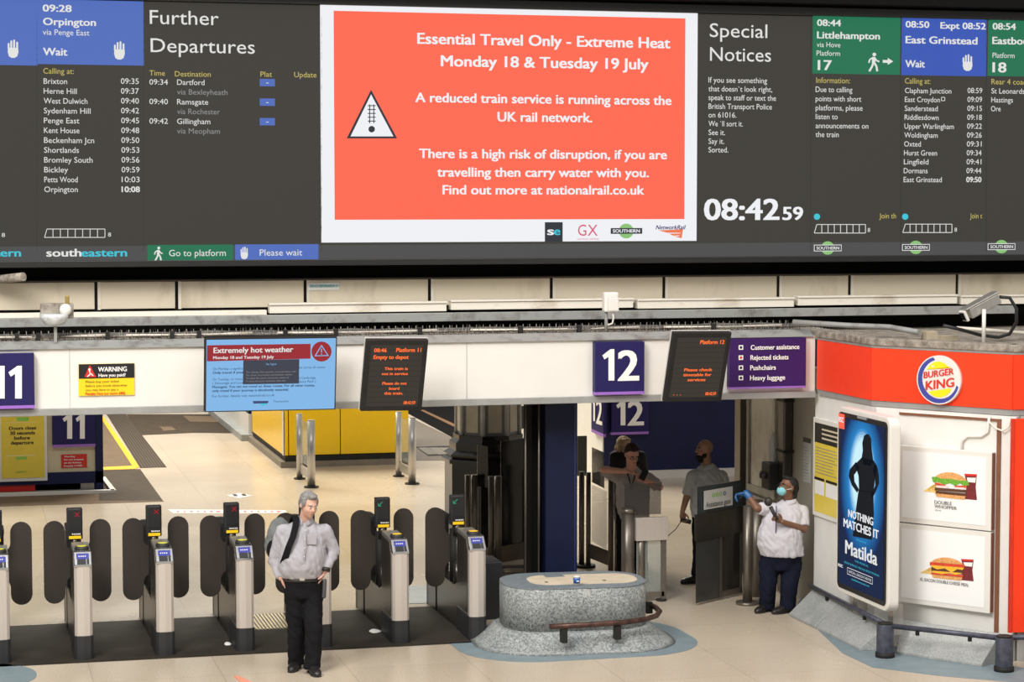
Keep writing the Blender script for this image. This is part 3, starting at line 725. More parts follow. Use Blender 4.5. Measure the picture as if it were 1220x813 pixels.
Fs = Face((0, 21.818, 0), (1, 0, 0), (0, 0, 1))
for i, s in enumerate(('Customer assistance', 'Rejected tickets', 'Pushchairs', 'Heavy luggage')):
    y = 417 + i * 12.1; Fs.text('W', s, 894.3 - .3 * i, y, 6, [952, 939, 924, 935][i], True); Fs.rect('W', 880, y - 5.6, 885.4, y, 1); Fs.rect('B' if i != 1 else 'R', 881.3, y - 4.3, 884.1, y - 1.3, 2)
Fs.build(t)


def screen(center, yaw, tilt, roll, wd, ht, dep, body_m, key, label, name, draw, back=None):
    R = Matrix.Rotation(yaw, 3, 'Z') @ Matrix.Rotation(tilt, 3, 'X') @ Matrix.Rotation(roll, 3, 'Y')
    t = thing(name, label, 'screen', center)
    Mx = R.to_4x4(); Mx.translation = Vector(center)
    M2 = Mx.copy(); M2.translation = Vector(center) + R @ Vector((0, dep / 2, 0))
    MB().cbox(M2, wd, dep, ht).build('casing', body_m, t, .006)
    M3 = Mx.copy(); M3.translation = Vector(center) + R @ Vector((0, dep + .004, 0)); MB().cbox(M3, wd + .012, .01, ht + .012).build('back_edge', M_white if key == 'eLcd' else M_dark, t)
    br = Vector(center) + R @ Vector((0, dep, .0)); MB().cyl(br, (br.x, 21.9, br.z), .03).build('bracket', M_lip, t)
    Fs = Face(Vector(center) - R @ Vector((0, .002, 0)), R @ Vector((1, 0, 0)), R @ Vector((0, 0, 1)), .001)
    m = .012 if key == 'eSky' else .05
    Fs.rect(key, -wd / 2 + m, -ht / 2 + m, wd / 2 - m, ht / 2 - m, 0, px=False)
    draw(Fs, wd, ht); Fs.build(t, names={key: 'screen', 'eMar': 'banner', 'eBox': 'dialog_box', 'eSeam': 'scan_line'})
    return t


def d_hot(Fs, wd, ht):
    T = Fs.text
    Fs.poly('eMar', [(246.8, 411.6), (370, 409.8), (370, 427.5), (246.5, 430.8)], 1)
    Fs.disc('eSky', 383, 419, 13.2, 2); Fs.disc('eMar', 383, 419, 12, 3)
    Fs.poly('eSky', [(374.5, 424.5), (383, 410.8), (391.8, 424.2)], 4); Fs.poly('eMar', [(376.3, 423.5), (383, 412.8), (390, 423.2)], 5); Fs.line('eSky', [(383, 415.5), (383, 420)], 1.1, 6); Fs.line('eSky', [(383, 421.2), (383, 422.4)], 1.1, 6)
    T('eText', 'Extremely hot weather', 254.5, 420.8, 6.8, 349, True); T('eText', 'Monday 18 and Tuesday 19 July', 254, 428, 3.6, 326, True)
    for s, x0, y, x1, bo in (('On Monday, a significantly reduced service will run on many routes across all routes.', 253.7, 441, 388, 0), ('Only travel if your journey is essential', 253.5, 445.6, 330, 1),
            ('On Tuesday, no trains will run on lines between Kings Cross and Cambridge', 253.3, 453.6, 376, 0), ('( Stevenage and London, no services to Peterborough, Finsbury Park )', 253.2, 458, 376, 0),
            ('Moorgate. You can not travel on these routes. For all other routes,', 253, 462.6, 375, 1), ('only travel if your journey is absolutely essential.', 253, 467.2, 344, 1), ('For further details visit nationalrail.co.uk', 252.7, 473.6, 327, 0)):
        T('eTxD', s, x0, y, 3, x1, bool(bo))
    Fs.poly('eBox', [(289.8, 429.5), (356.5, 428), (356, 457), (289.3, 458)], 5)
    for i in range(4): T('eGrey', 'To close the active connection select this setting'[:34 + i * 3], 293, 444.5 + i * 3.6, 2.1, 352 - i * 4, L=6)
    T('eSky', 'No Signal', 317, 435, 2.4, 329, L=6)
    Fs.poly('eNv', [(301, 478), (320, 477.8), (319, 480.6), (302, 481)], 3); Fs.poly('eCy', [(309, 481), (319.5, 480.6), (313, 484)], 3); T('eTxD', 'Thameslink', 325.5, 479.6, 2.4, 344)


def lcd(lines):
    def d(Fs, wd, ht):
        for i in range(11):
            z = -ht / 2 + .09 + i * .056; Fs.rect('eSeam', -wd / 2 + .06, z, wd / 2 - .06, z + .012, 1, px=False)
        for s, x0, y, cap, x1 in lines: Fs.text('eAmb', s, x0, y, cap, x1, True, 2, skew=0)
    return d


c = at(323, 446.5, 21.55)
screen(c, math.radians(-2), math.radians(12), math.radians(.0), 1.305, .76, .07, M_dark, 'eSky', 'large pale blue landscape screen warning of extremely hot weather', 'notice_screen', d_hot)
c = at(470, 448, 21.3)
screen(c, math.radians(2.4), math.radians(17.3), math.radians(1.1), .631, .759, .06, M_dark, 'eLcd', 'tilted dark screen with orange text for platform 11, empty to depot', 'platform_screen',
       lcd([('08:46', 445.6, 419.6, 4.6, 460.3), ('Platform 11', 472, 419.4, 4.8, 501.5), ('Empty to depot', 445, 427.8, 4.8, 486.5), ('This train is', 458, 441, 3.4, 485.5), ('not in service', 455, 447, 3.4, 485.6),
            ('Please do not', 455.4, 458.5, 3.4, 484.2), ('board', 463.5, 464.5, 3.4, 475.5), ('this train.', 457.6, 470.3, 3.4, 479.8), ('08:42:59', 480.6, 481.7, 3.8, 494.5)]))
c = at(831.5, 438, 21.3)
screen(c, math.radians(4.9), math.radians(16.8), math.radians(1.0), .652, .761, .06, M_dark, 'eLcd', 'tilted dark screen with orange text for platform 12, please check timetable', 'platform_screen',
       lcd([('Platform 12', 834, 410, 4.8, 862.5), ('Please check', 815, 442.5, 3.6, 848), ('timetable for', 813.8, 448.4, 3.6, 847), ('services', 819, 454.3, 3.6, 840), ('08:42:59', 840, 471, 3.8, 852.5), ('. . .', 802, 471, 3.4, 811)]))

# ================================================================== TICKET GATES
def disp_icon(t, red, x, y, z):
    m = PAL['eRx'] if red else PAL['eGa']; k = .022; mb = MB()
    def seg(a, b):
        dx, dz = b[0] - a[0], b[1] - a[1]; q = math.hypot(dx, dz); nx, nz = -dz / q * .0035, dx / q * .0035
        mb.add([(x + a[0] + nx, y, z + a[1] + nz), (x + b[0] + nx, y, z + b[1] + nz), (x + b[0] - nx, y, z + b[1] - nz), (x + a[0] - nx, y, z + a[1] - nz)], [(0, 3, 2, 1)])
    if red: seg((-k, -k), (k, k)); seg((-k, k), (k, -k))
    else: seg((k, k), (-k, -k)); seg((-k, -k), (-k, k * .4)); seg((-k, -k), (k * .4, -k))
    return mb.build('display_symbol', m, t, world=False)


def paddle_pts(sx):       # outline in x,z of one closing paddle with its neck
    c = []; x0, x1, zb, zt, r = .125, .338, .385, 1.235, .1065
    for i in range(11): a = PI - PI * i / 10; c.append(((x0 + x1) / 2 - r * math.cos(a), zt - r + r * math.sin(a)))      # over the top, outer to inner
    c += [(x0, 1.02), (x0 - .004, .99), (x0 - .02, .962), (x0 - .045, .945), (.03, .94), (.03, .66), (x0 - .06, .655), (x0 - .035, .64), (x0 - .012, .61), (x0, .575)]
    for i in range(11): a = PI * i / 10; c.append(((x0 + x1) / 2 - r * math.cos(a), zb + r - r * math.sin(a)))
    return [(sx * x, z) for x, z in c]


def make_gate(i):
    desc = ['steel ticket gate cut off by the left edge, only its right paddle in view', 'steel ticket gate with red cross, leftmost one fully in view', 'steel ticket gate with red cross, second fully in view from the left',
            'steel ticket gate with red cross, beside the brass floor grating', 'steel ticket gate half hidden behind the walking man', 'steel ticket gate with green arrow, right of the walking man', 'steel ticket gate with green arrow beside the granite island'][i]
    t = thing('ticket_gate', desc, 'ticket gate', (GX[i], 21.44, 0), 0, 'row of ticket gates')
    B = lambda mb, n, m, p=t, bev=0: mb.build(n, m, p, bev, world=False)
    fo = [(-.085, .03), (-.06, .006), (0, -.004), (.06, .006), (.085, .03)]
    B(MB().prism([(-.093, .6), (-.093, .03), (-.066, .0), (0, -.012), (.066, .0), (.093, .03), (.093, .6)], .0, .235), 'kick_plate', M_rubber, t, .004)
    B(MB().prism(fo + [(.085, .10), (-.085, .10)], .235, .915), 'front_panel', M_steelf)
    # cabinet with side panels
    side = [(.07, .235), (.07, .92), (.13, 1.025), (.16, 1.05), (.60, 1.07), (.60, .235)]
    B(MB().extr([(-.083, y, z) for y, z in side], (.166, 0, 0)), 'cabinet', M_steel, t, .006)
    for s in (-1, 1): B(MB().extr([(s * .084, y, z) for y, z in [(.11, .26), (.11, .90), (.17, 1.01), (.585, 1.03), (.585, .26)]], (s * .004, 0, 0)), 'side_panel', M_steeld)
    hd_ = B(MB().extr([(-.085, y, z) for y, z in [(-.004, .915), (.004, .94), (.105, 1.05), (.15, 1.06), (.15, .915)]], (.17, 0, 0)), 'ticket_head', M_chrome, t, .008)
    sl = lambda x, f, up=.0: Vector((x, .004 + .101 * f - .003 - up, .94 + .11 * f + up * .7))
    B(MB().add([sl(-.06, .42), sl(.06, .42), sl(.06, .86), sl(-.06, .86)], [(0, 1, 2, 3)]), 'blue_label', PAL['LB'], hd_)
    B(MB().extr([sl(-.055, .02), sl(.03, .02), sl(.03, .38), sl(-.055, .38)], (0, -.006, .005)), 'ticket_slot', PAL['K'], hd_)
    B(MB().extr([sl(.037, .03), sl(.06, .03), sl(.06, .4), sl(.037, .4)], (0, -.006, .005)), 'ticket_mouth', M_rubber, hd_)
    lt = MB()
    for k in range(4): lt.add([sl(-.04 + k * .02, .60, .001), sl(-.03 + k * .02, .60, .001), sl(-.03 + k * .02, .68, .001), sl(-.04 + k * .02, .68, .001)], [(0, 1, 2, 3)])
    B(lt, 'label_print', PAL['W'], hd_)['kind'] = 'stuff'
    rd = B(MB().lathe([(.068, 0), (.072, .012), (.066, .030), (.058, .036)], (.0, .215, 1.053), 22), 'card_reader', M_rubber)
    B(MB().lathe([(.050, .034), (.050, .0385), (.03, .041)], (.0, .215, 1.053), 20), 'reader_disc', mat('reader_yellow', (.62, .60, .06), .4) if i < 4 else mat('reader_orange', (.92, .55, .03), .4), rd)
    # long base and rear pedestal
    B(MB().extr([(-.078, y, z) for y, z in [(.6, .0), (.6, .50), (.78, .44), (1.60, .44), (1.60, 0)]], (.156, 0, 0)), 'base_box', M_steeld, t, .005)
    B(MB().prism([(-.06, 1.6), (.06, 1.6), (.085, 1.66), (.085, 2.06), (.06, 2.1), (-.06, 2.1), (-.085, 2.06), (-.085, 1.66)], 0, .40), 'rear_base', M_steeld, t, .004)
    B(MB().prism(stadium(0, 1.87, .075, .23, .06, 5), .40, 1.0), 'rear_pedestal', M_dark, t)
    B(MB().prism(stadium(0, 1.87, .08, .235, .07, 5), 1.0, 1.06), 'rear_cap', M_rubber, t, .01)
    B(MB().box(-.088, -.066, 2.05, 2.11, 0, .85), 'rear_post', M_steeld, t)
    # paddle drive
    B(MB().cyl((-.02, 1.0, .42), (-.02, 1.0, 1.0), .055), 'drive_column', M_dark)
    for s in ((-1, 1) if i != 6 else (-1,)):
        B(MB().extr([(x, 1.0 + .01 * s, z) for x, z in paddle_pts(s)][::s], (0, .014, 0)), 'paddle', M_paddle, t, .003)
    # display stalk
    xs = -.035
    B(MB().cyl((xs, .80, .42), (xs, .80, .665), .042).cyl((xs, .80, .665), (xs, .80, .68), .036), 'canister', M_steeld)
    B(MB().cyl((xs, .80, .66), (xs, .80, .97), .011).cyl((xs + .03, .80, .66), (xs + .03, .80, .97), .007), 'stalk', M_steel)['kind'] = 'stuff'
    B(MB().cyl((xs, .80, .95), (xs, .80, 1.10), .045), 'stalk_collar', M_steeld)
    tw = B(MB().prism([(xs - .078, .86), (xs - .078, .775), (xs - .06, .762), (xs + .06, .762), (xs + .078, .775), (xs + .078, .86)], 1.07, 1.385), 'display_tower', M_rubber, t, .01)
    B(MB().box(xs - .062, xs + .062, .756, .764, 1.16, 1.365), 'display_glass', PAL['K'], tw)
    disp_icon(tw, i < 5, xs + .022 if i < 5 else xs - .03, .7545, 1.325)
    B(MB().box(xs - .066, xs + .066, .748, .76, 1.075, 1.15), 'notice_plate', PAL['K'], tw)
    B(MB().add([(xs - .06, .7465, 1.08), (xs + .06, .7465, 1.08), (xs + .06, .7465, 1.11), (xs - .06, .7465, 1.11)], [(0, 1, 2, 3)]), 'notice_band', PAL['Y'], tw)
    nl = MB()
    for k in range(5): nl.add([(xs - .03 + k * .018, .7465, 1.122), (xs - .018 + k * .018, .7465, 1.122), (xs - .018 + k * .018, .7465, 1.134), (xs - .03 + k * .018, .7465, 1.134)], [(0, 1, 2, 3)])
    nl.poly = None
    B(nl, 'notice_print', PAL['W'], tw)['kind'] = 'stuff'
    return t


for i in range(7): make_gate(i)
for k, (x, y, w_, h_, lb) in enumerate([(446, 752.5, .14, .07, 'crumpled white tissue on the dark aisle left of the arrow gate'), (271, 768, .08, .05, 'small torn white ticket on the dark aisle by the third gate')]):
    p = gz(x, y, .01); mb = MB()
    n = 9; ring = [Vector((p.x + w_ / 2 * math.cos(2 * PI * a / n) * random.uniform(.7, 1.1), p.y + h_ * 1.4 * math.sin(2 * PI * a / n) * random.uniform(.7, 1.1), .010 + random.uniform(0, .006))) for a in range(n)]
    mb.loft([[Vector((q.x, q.y, .0092)) for q in ring], ring, [Vector((p.x, p.y, .022)).lerp(q + Vector((0, 0, .02)), .5) for q in ring]], False)
    tag(mb.build('paper_litter', PAL['W']), lb, 'litter')
p = gz(293, 811, 0); tag(MB().loft([[Vector((p.x + a, p.y + b_, z)) for a, b_, z in ((-.05, -.22, z0), (.06, -.22, z0), (-.03, .16, z0 * .6), (-.09, .20, z0 * .6))] for z0 in (.001, .012)], False).build('paper_strip', mat('salmon_paper', (.75, .30, .20), .6)), 'salmon pink paper strip on the floor at the bottom edge', 'litter')

# ================================================================== GRANITE ISLAND
isl = thing('granite_island', 'grey speckled granite island with flared skirt and cream inlaid top', 'planter island', (6.08, 21.2, 0))
rt = math.radians(-5)
S = lambda ex, z, cy=0: [Vector((x, y, z)) for x, y in stadium(6.06, 21.2 + cy, .735 + ex, .47 + ex, .38 + ex * .9, 10, rt)]
MB().loft([S(.30, .004), S(.24, .03), S(.12, .12), S(.07, .175), S(.045, .185)]).build('flared_skirt', M_granite, isl)
MB().loft([S(0, .185), S(0, .60), S(-.012, .612)]).build('granite_body', M_granite, isl)
MB().prism([(x, y) for x, y in stadium(6.06, 21.2, .735, .47, .38, 10, rt)], .611, .620).build('stone_top', mat('stone_top', (.20, .235, .26), .4, vary=.15, scale=20), isl)
MB().prism([(x, y) for x, y in stadium(6.16, 21.20, .56, .28, .22, 8, rt)], .619, .624).build('cream_inlay', M_cream, isl)
MB().box(5.83, 6.03, 21.37, 21.50, .6235, .6265).build('stone_patch', mat('stone_top', (.2, .2, .2)), isl)
ca = mat('drain_dark', (.05, .04, .03), .6)
for q in ((651, 694), (720, 692)): p = gz(*q, .624); MB().cyl((p.x, p.y, .623), (p.x, p.y, .627), .02, n=12).build('drain_hole', ca, isl)
rl = thing('bumper_rail', 'dark red-brown metal bumper rail curving round the front right of the island', 'rail', (6.5, 20.7, .3))
M_rust = mat('worn_rail', (.09, .045, .035), .4, .5, vary=.5, scale=10)
rp = [gz(655, 747, .30), gz(700, 745, .30), gz(742, 742, .30), gz(768, 738.5, .30), gz(782, 734, .30), gz(786, 729, .30), gz(781, 724, .30), gz(771, 719.5, .30)]
MB().tube(rp, .028, 8).build('rail_bar', M_rust, rl)
for q in (673, 737):
    p = gz(q, 746.5 if q < 700 else 742.5, .30); MB().box(p.x - .03, p.x + .03, p.y, p.y + .09, .13, .29).build('rail_bracket', M_dark, rl, .005)
p = gz(775, 722, .3); MB().box(p.x - .05, p.x + .02, p.y - .02, p.y + .03, .22, .34).build('rail_bracket', M_dark, rl, .005)
p = gz(687, 697.5, .624)
cup = thing('coffee_cup', 'small white and blue paper cup on the granite island', 'cup', (p.x, p.y, .624))
MB().lathe([(.030, 0), (.037, .085), (.040, .088), (.034, .088), (.032, .06)], p).build('cup_body', M_white, cup)
MB().lathe([(.0325, .022), (.0371, .075)], p).build('blue_sleeve', PAL['PalB'], cup)
FC = Face((p.x, p.y - .040, p.z), (1, 0, 0), (0, 0, 1)); FC.rect('W', -.013, .04, .013, .052, 1, px=False); FC.build(cup, 'cup_logo')

# ================================================================== COLUMNS BEHIND THE GATES
M_navyd = mat('column_navy', (.0055, .009, .036), .5, vary=.15, spec=.25)
bc = thing('blue_column', 'tall dark blue steel column rising behind the granite island', 'column', (6.37, 22.5, 0))
xa, xb = at(649, 600, 22.4).x, at(686, 600, 22.4).x
MB().box(xa, xb, 22.34, 22.40, 0, 2.62).build('front_flange', M_navyd, bc, .005); MB().box((xa + xb) / 2 - .02, (xa + xb) / 2 + .02, 22.4, 22.62, 0, 2.62).build('web', M_navyd, bc)
MB().box(xa, xb, 22.62, 22.66, 0, 2.62).build('rear_flange', M_navyd, bc, .004); MB().box(xa - .02, xb + .02, 22.3, 22.7, 0, .012).build('base_plate', M_navyd, bc)
MB().box(xb - .035, xb - .02, 22.335, 22.345, 0, 2.62).build('edge_strip', mat('mid_blue', (.010, .022, .10), .4), bc)
dk = thing('dark_column', 'black boxed column standing against the left side of the blue column', 'column', (6.15, 22.9, 0))
xa2 = at(620, 600, 22.7).x
MB().box(at(632, 600, 22.6).x, xa - .012, 22.55, 22.9, 0, 2.62).build('casing', M_black, dk, .006)
for q in (625, 641): x = at(q, 600, 22.5).x; MB().cyl((x, 22.46, .25), (x, 22.46, 2.6), .012, n=8).build('conduit', M_bronze, dk)
# octagonal pillar
px_, py_ = at(588, 560, 26.6).x, 26.9
oc = thing('octagonal_pillar', 'octagonal grey and black pillar with stepped mouldings behind the screens', 'pillar', (px_, py_, 0))
oct_ = lambda r, z: [Vector((px_ + r * math.cos(PI / 8 + k * PI / 4), py_ + r * math.sin(PI / 8 + k * PI / 4), z)) for k in range(8)]
MB().loft([oct_(.56, 0), oct_(.56, 1.17)], False).build('lower_plinth', mat('gloss_black', (.014, .013, .012), .12), oc)
MB().loft([oct_(.60, 1.17), oct_(.60, 1.21), oct_(.56, 1.24), oct_(.58, 1.28), oct_(.50, 1.33), oct_(.50, 1.42), oct_(.45, 1.47), oct_(.45, 1.52)], False).build('stepped_moulding', mat('gloss_black', (.02, .02, .02)), oc)
MB().loft([oct_(.40, 1.52), oct_(.40, 2.62)], False).build('shaft', mat('pillar_grey', (.22, .22, .21), .35), oc)
for k in range(8):
    a0 = PI / 8 + k * PI / 4; a1 = a0 + PI / 4; ps = []
    for a in (a0, a1): ps.append(Vector((px_ + .404 * math.cos(a), py_ + .404 * math.sin(a), 0)))
    q0, q1 = ps[0].lerp(ps[1], .22), ps[0].lerp(ps[1], .78)
    n_ = Vector((math.cos((a0 + a1) / 2), math.sin((a0 + a1) / 2), 0)) * .008
    MB().extr([q0 + Vector((0, 0, 1.56)), q1 + Vector((0, 0, 1.56)), q1 + Vector((0, 0, 2.58)), q0 + Vector((0, 0, 2.58))], n_).build('cream_flute', mat('pillar_cream', (.55, .50, .38), .35), oc)
    c0 = ps[0]; MB().cyl((c0.x, c0.y, 1.52), (c0.x, c0.y, 2.6), .03, n=8).build('corner_bead', mat('pillar_lightgrey', (.50, .50, .49), .3), oc)

# fixed screens beside the pillar
def post(mb, x, y, z1, r=.045, z0=.0): return mb.cyl((x, y, z0), (x, y, z1), r, n=14)


sp_ = [(at(562, 600, 25.6).x, 25.6), (at(590, 600, 25.4).x, 25.4), (at(635, 600, 25.7).x, 25.7)]
scn = thing('glazed_barrier', 'bronze steel barrier with dark glass standing before the octagonal pillar', 'barrier', (*sp_[1], 0))
for x, y in sp_:
    post(MB(), x - .055, y, 1.16, .03).build('post', M_bronze, scn); post(MB(), x + .035, y, 1.16, .045).build('post', M_bronze, scn)
    MB().cyl((x, y, 0), (x, y, .02), .11).build('foot_plate', M_bronze, scn)
for (xa_, ya_), (xb_, yb_), z0, z1 in ((sp_[0], sp_[1], 1.02, 1.52), (sp_[1], sp_[2], .30, 1.58)):
    MB().extr([(xa_ + .07, ya_, z0), (xb_ - .09, yb_, z0), (xb_ - .09, yb_, z1), (xa_ + .07, ya_, z1)], (0, .012, 0)).build('glass_panel', M_glass, scn)
MB().extr([(sp_[1][0], 25.39, .10), (sp_[2][0], 25.69, .10), (sp_[2][0], 25.69, .30), (sp_[1][0], 25.39, .30)], (0, .04, 0)).build('lower_rail', M_bronze, scn)
MB().extr([(sp_[0][0] - .25, 25.6, .10), (sp_[1][0], 25.4, .10), (sp_[1][0], 25.4, .28), (sp_[0][0] - .25, 25.6, .28)], (0, .04, 0)).build('lower_rail', M_bronze, scn)
for k, (pts_, r) in enumerate([([(546, 679), (600, 676), (634, 675), (641, 671), (643, 662)], .022), ([(548, 688), (600, 685), (640, 683), (650, 677), (652, 668)], .022)]):
    q = [gz(x, y, .03) if y > 674 else gz(x, 675, .03) + Vector((0, 0, (675 - y) * .02)) for x, y in pts_]
    tag(MB().tube(q, r, 8).build('floor_pipe', M_bronze), ['grey floor pipe nearest the pillar, bending up by the blue column', 'grey floor pipe just behind the island, bending up by the blue column'][k], 'pipe')
# black box filling the dark recess left of island
tag(MB().box(at(560, 700, 22.7).x, at(592, 700, 22.7).x, 22.45, 22.9, 0, .62).build('recess_box', M_rubber, None, .01), 'low black box squeezed between last gate and granite island', 'cabinet')

# barrier right of the blue column
sr = thing('side_barrier', 'bronze steel barrier with glass panel just right of the blue column', 'barrier', (7.6, 25.2, 0))
for q, yy in ((693, 25.5), (701, 25.4), (728, 24.7), (735, 24.6)):
    x = at(q, 620, yy).x; post(MB(), x, yy, 1.17, .035 if q in (693, 728) else .03).build('post', M_bronze, sr)
xa_, xb_ = at(701, 620, 25.4).x, at(728, 620, 24.7).x
MB().extr([(xa_, 25.4, .12), (xb_, 24.7, .12), (xb_, 24.7, .30), (xa_, 25.4, .30)], (0, .04, 0)).build('lower_rail', M_bronze, sr)
MB().extr([(xa_ + .04, 25.38, .32), (xb_ - .04, 24.74, .32), (xb_ - .04, 24.74, 1.02), (xa_ + .04, 25.38, 1.02)], (0, .012, 0)).build('glass_panel', M_clear, sr)
MB().extr([(xa_ + .04, 25.38, 1.05), (xb_ - .06, 24.78, 1.05), (xb_ - .06, 24.78, 1.48), (xa_ + .04, 25.38, 1.48)], (0, .012, 0)).build('dark_glass', M_glass, sr)
x = at(697, 620, 25.45).x; MB().cyl((x, 25.45, 0), (x, 25.45, .03), .13).build('foot_plate', M_dark, sr)
x_ = at(690, 560, 26).x; MB().box(x_ - .02, x_ + .10, 26.0, 26.03, 1.05, 1.55).build('smoked_panel', M_glass, sr)

# open wide gate leaf with blank plate (left)
wl = thing('wide_gate_leaf', 'open wide-gate leaf with blank steel plate and glass, before the man on the phone', 'gate', (7.3, 23.1, 0))
Y0 = 23.1; X_ = lambda q, y=23.1: at(q, 650, y).x
post(MB(), X_(748), Y0, 1.02, .075).lathe([(.085, 1.0), (.09, 1.03), (.07, 1.06), (.02, 1.065)], (X_(748), Y0, 0)).build('hinge_post', M_bronze, wl)
post(MB(), X_(763), Y0 - .02, .93, .05).build('inner_post', M_bronze, wl)
MB().box(X_(755), X_(793), Y0 - .09, Y0 - .03, .69, .95).build('blank_plate', M_steelf, wl, .006)
MB().box(X_(786), X_(792), Y0 - .06, Y0 - .02, .0, .70).build('end_stile', M_bronze, wl, .004)
MB().box(X_(756), X_(790), Y0 - .06, Y0 - .02, .05, .11).build('bottom_rail', M_bronze, wl, .004)
MB().box(X_(757), X_(787), Y0 - .05, Y0 - .038, .11, .69).build('glass_panel', M_clear, wl)
MB().box(X_(745), X_(788), Y0 + .02, Y0 + .032, .97, 1.32).build('upper_glass', mat('upper_glass', (.05, .05, .05), .1, alpha=.5, vary=0, spec=.3), wl)
p = at(788, 724, 23.05); MB().cyl((p.x, 23.06, 0), (p.x, 23.06, .02), .06).build('foot', M_dark, wl)

# assistance gate leaf (right)
ag = thing('assistance_gate', 'swing gate leaf carrying the assistance gate sign, held by the masked woman', 'gate', (8.3, 22.5, 0))
P0, P1 = (7.90, 22.66), (8.62, 23.15)
def on(f): return (P0[0] + (P1[0] - P0[0]) * f, P0[1] + (P1[1] - P0[1]) * f)
def leaf(f0, f1, z0, z1, d=.03, off=0.0):
    (x0, y0), (x1, y1) = on(f0), on(f1); y0 += off; y1 += off
    return MB().extr([(x0, y0, z0), (x1, y1, z0), (x1, y1, z1), (x0, y0, z1)], (0, d, 0))
leaf(-.03, 1.0, .72, 1.02, .05, -.02).build('steel_band', M_steeld, ag, .006)
leaf(.02, .98, 1.02, 1.32, .012).build('top_glass', mat('leaf_glass', (.035, .045, .05), .12, vary=.05), ag)
leaf(.0, .50, .03, .72, .02).build('lower_glass', mat('leaf_lower', (.045, .045, .045), .25, vary=.1), ag)
leaf(.50, .55, .03, .72, .04, -.01).build('middle_stile', M_bronze, ag); leaf(.94, 1.0, .03, .72, .04, -.01).build('end_stile', M_bronze, ag)
leaf(.52, 1.0, .03, .10, .04, -.01).build('bottom_rail', M_bronze, ag); leaf(.55, .94, .10, .72, .012).build('glass_panel', mat('leaf_glass2', (.012, .012, .012), .12, alpha=.85, vary=0), ag)
hp = at(891, 650, 22.62)
post(MB(), hp.x, 22.62, 1.10, .055).build('hinge_post', M_bronze, ag); MB().cyl((hp.x, 22.62, 0), (hp.x, 22.62, .03), .13).build('foot_plate', M_bronze, ag)
post(MB(), at(903, 650, 23.0).x, 23.05, 1.10, .07).build('outer_post', M_bronze, ag)
xs_, ys_ = on(.14); xe_, ye_ = on(.76)
plate = thing('gate_sign', 'small pale sign reading assistance gate with green pictograms', 'sign', (xs_, ys_, 1.05))
MB().extr([(xs_, ys_ - .026, 1.06), (xe_, ye_ - .026, 1.06), (xe_, ye_ - .026, 1.27), (xs_, ys_ - .026, 1.27)], (0, .012, 0)).build('plate', mat('sign_pale', (.62, .62, .60), .35, vary=.02), plate)
Fs = Face((xs_, ys_ - .028, 1.06), Vector((xe_ - xs_, ye_ - ys_, 0)), (0, 0, 1)); L_ = Vector((xe_ - xs_, ye_ - ys_)).length
Fs.mb('K'); vs_, fs_, wd_ = glyphs('Assistance gate', False); kk = L_ * .86 / wd_
Fs.mbs['K'].add([Fs.P(L_ * .06 + v.x * kk, .022 + v.y * kk * 1.15, 2) for v in vs_], fs_)
for k in range(4): Fs.disc('G' if k < 3 else 'LB', L_ * (.32 + .13 * k), .148, .024, 1, px=False); Fs.rect('W', L_ * (.32 + .13 * k) - .006, .136, L_ * (.32 + .13 * k) + .006, .16, 2, px=False)
Fs.build(plate)

# ================================================================== STAFF BOOTH WALL (x = 9.2) DETAILS
bw = thing('booth_window', 'glazed booth window with painted reflections and steel frame in the side wall', 'window', (9.19, 24.1, 1.2))
def wy(q): d = ray(q, 560); return 9.2 * d.y / d.x
yL, yR = wy(892), wy(926)
MB().box(9.12, 9.2, wy(882.5), wy(889), 0, 2.62).build('corner_post', M_bronze, bw)
for a_, b_ in ((yL, yL - .07), (yR + .07, yR)): MB().box(9.165, 9.2, min(a_, b_), max(a_, b_), 1.02, 2.6).build('frame_stile', mat('frame_beige', (.46, .43, .36), .45), bw)
MB().box(9.165, 9.2, yR + .07, yL - .07, 1.02, 1.10).build('frame_rail', mat('frame_beige', (.4, .4, .4)), bw)
MB().box(9.185, 9.2, yR + .07, yL - .07, 1.10, 2.6).build('pane', dirt_reflection_mat('reflection_pane', (.40, .38, .31), (.24, .21, .16), .45, .6, 3, .15, (1, 1, .5)), bw)  # mottled two-tone colour stands in for reflections in the glass
MB().box(9.17, 9.2, yR, yL, .02, .98).build('lower_panel', mat('frame_beige', (.4, .4, .4)), bw)
yb_ = wy(933)
bx_ = thing('speaker_box', 'black help-point box with round grille on the side wall', 'help point', (9.1, yb_, 1.2))
zb = atX(930, 585, 9.1).z; zt = atX(930, 553, 9.1).z
MB().box(8.98, 9.2, yb_ - .13, yb_ + .12, zb, zt).build('box_body', M_rubber, bx_, .01); MB().cyl((9.0, yb_ + .13, (zb + zt) / 2), (9.0, yb_ + .12, (zb + zt) / 2), .05).build('grille', M_steel, bx_)
MB().lathe([(.04, .0), (.055, .01), (.055, .06), (.0501, .065)], (8.965, yb_ - .0, (zb + zt) / 2 - .03)).build('round_dial', M_steeld, bx_)
bt_ = thing('water_bottle', 'clear plastic water bottle standing on the black help-point box', 'bottle', (9.07, yb_, zt))
MB().lathe([(.045, .0), (.048, .02), (.044, .12), (.048, .2), (.045, .24), (.016, .31), (.016, .33)], (9.07, yb_, zt), 14).build('bottle_body', mat('pet_plastic', (.55, .60, .62), .08, alpha=.45, vary=0), bt_)
MB().cyl((9.07, yb_, zt + .33), (9.07, yb_, zt + .355), .018, n=10).build('bottle_cap', M_white, bt_)
tag(MB().box(9.08, 9.2, wy(945) , wy(938), 0, 2.6).build('downpipe', M_steeld, None, .02), 'dark square downpipe on the side wall behind the masked woman', 'pipe')
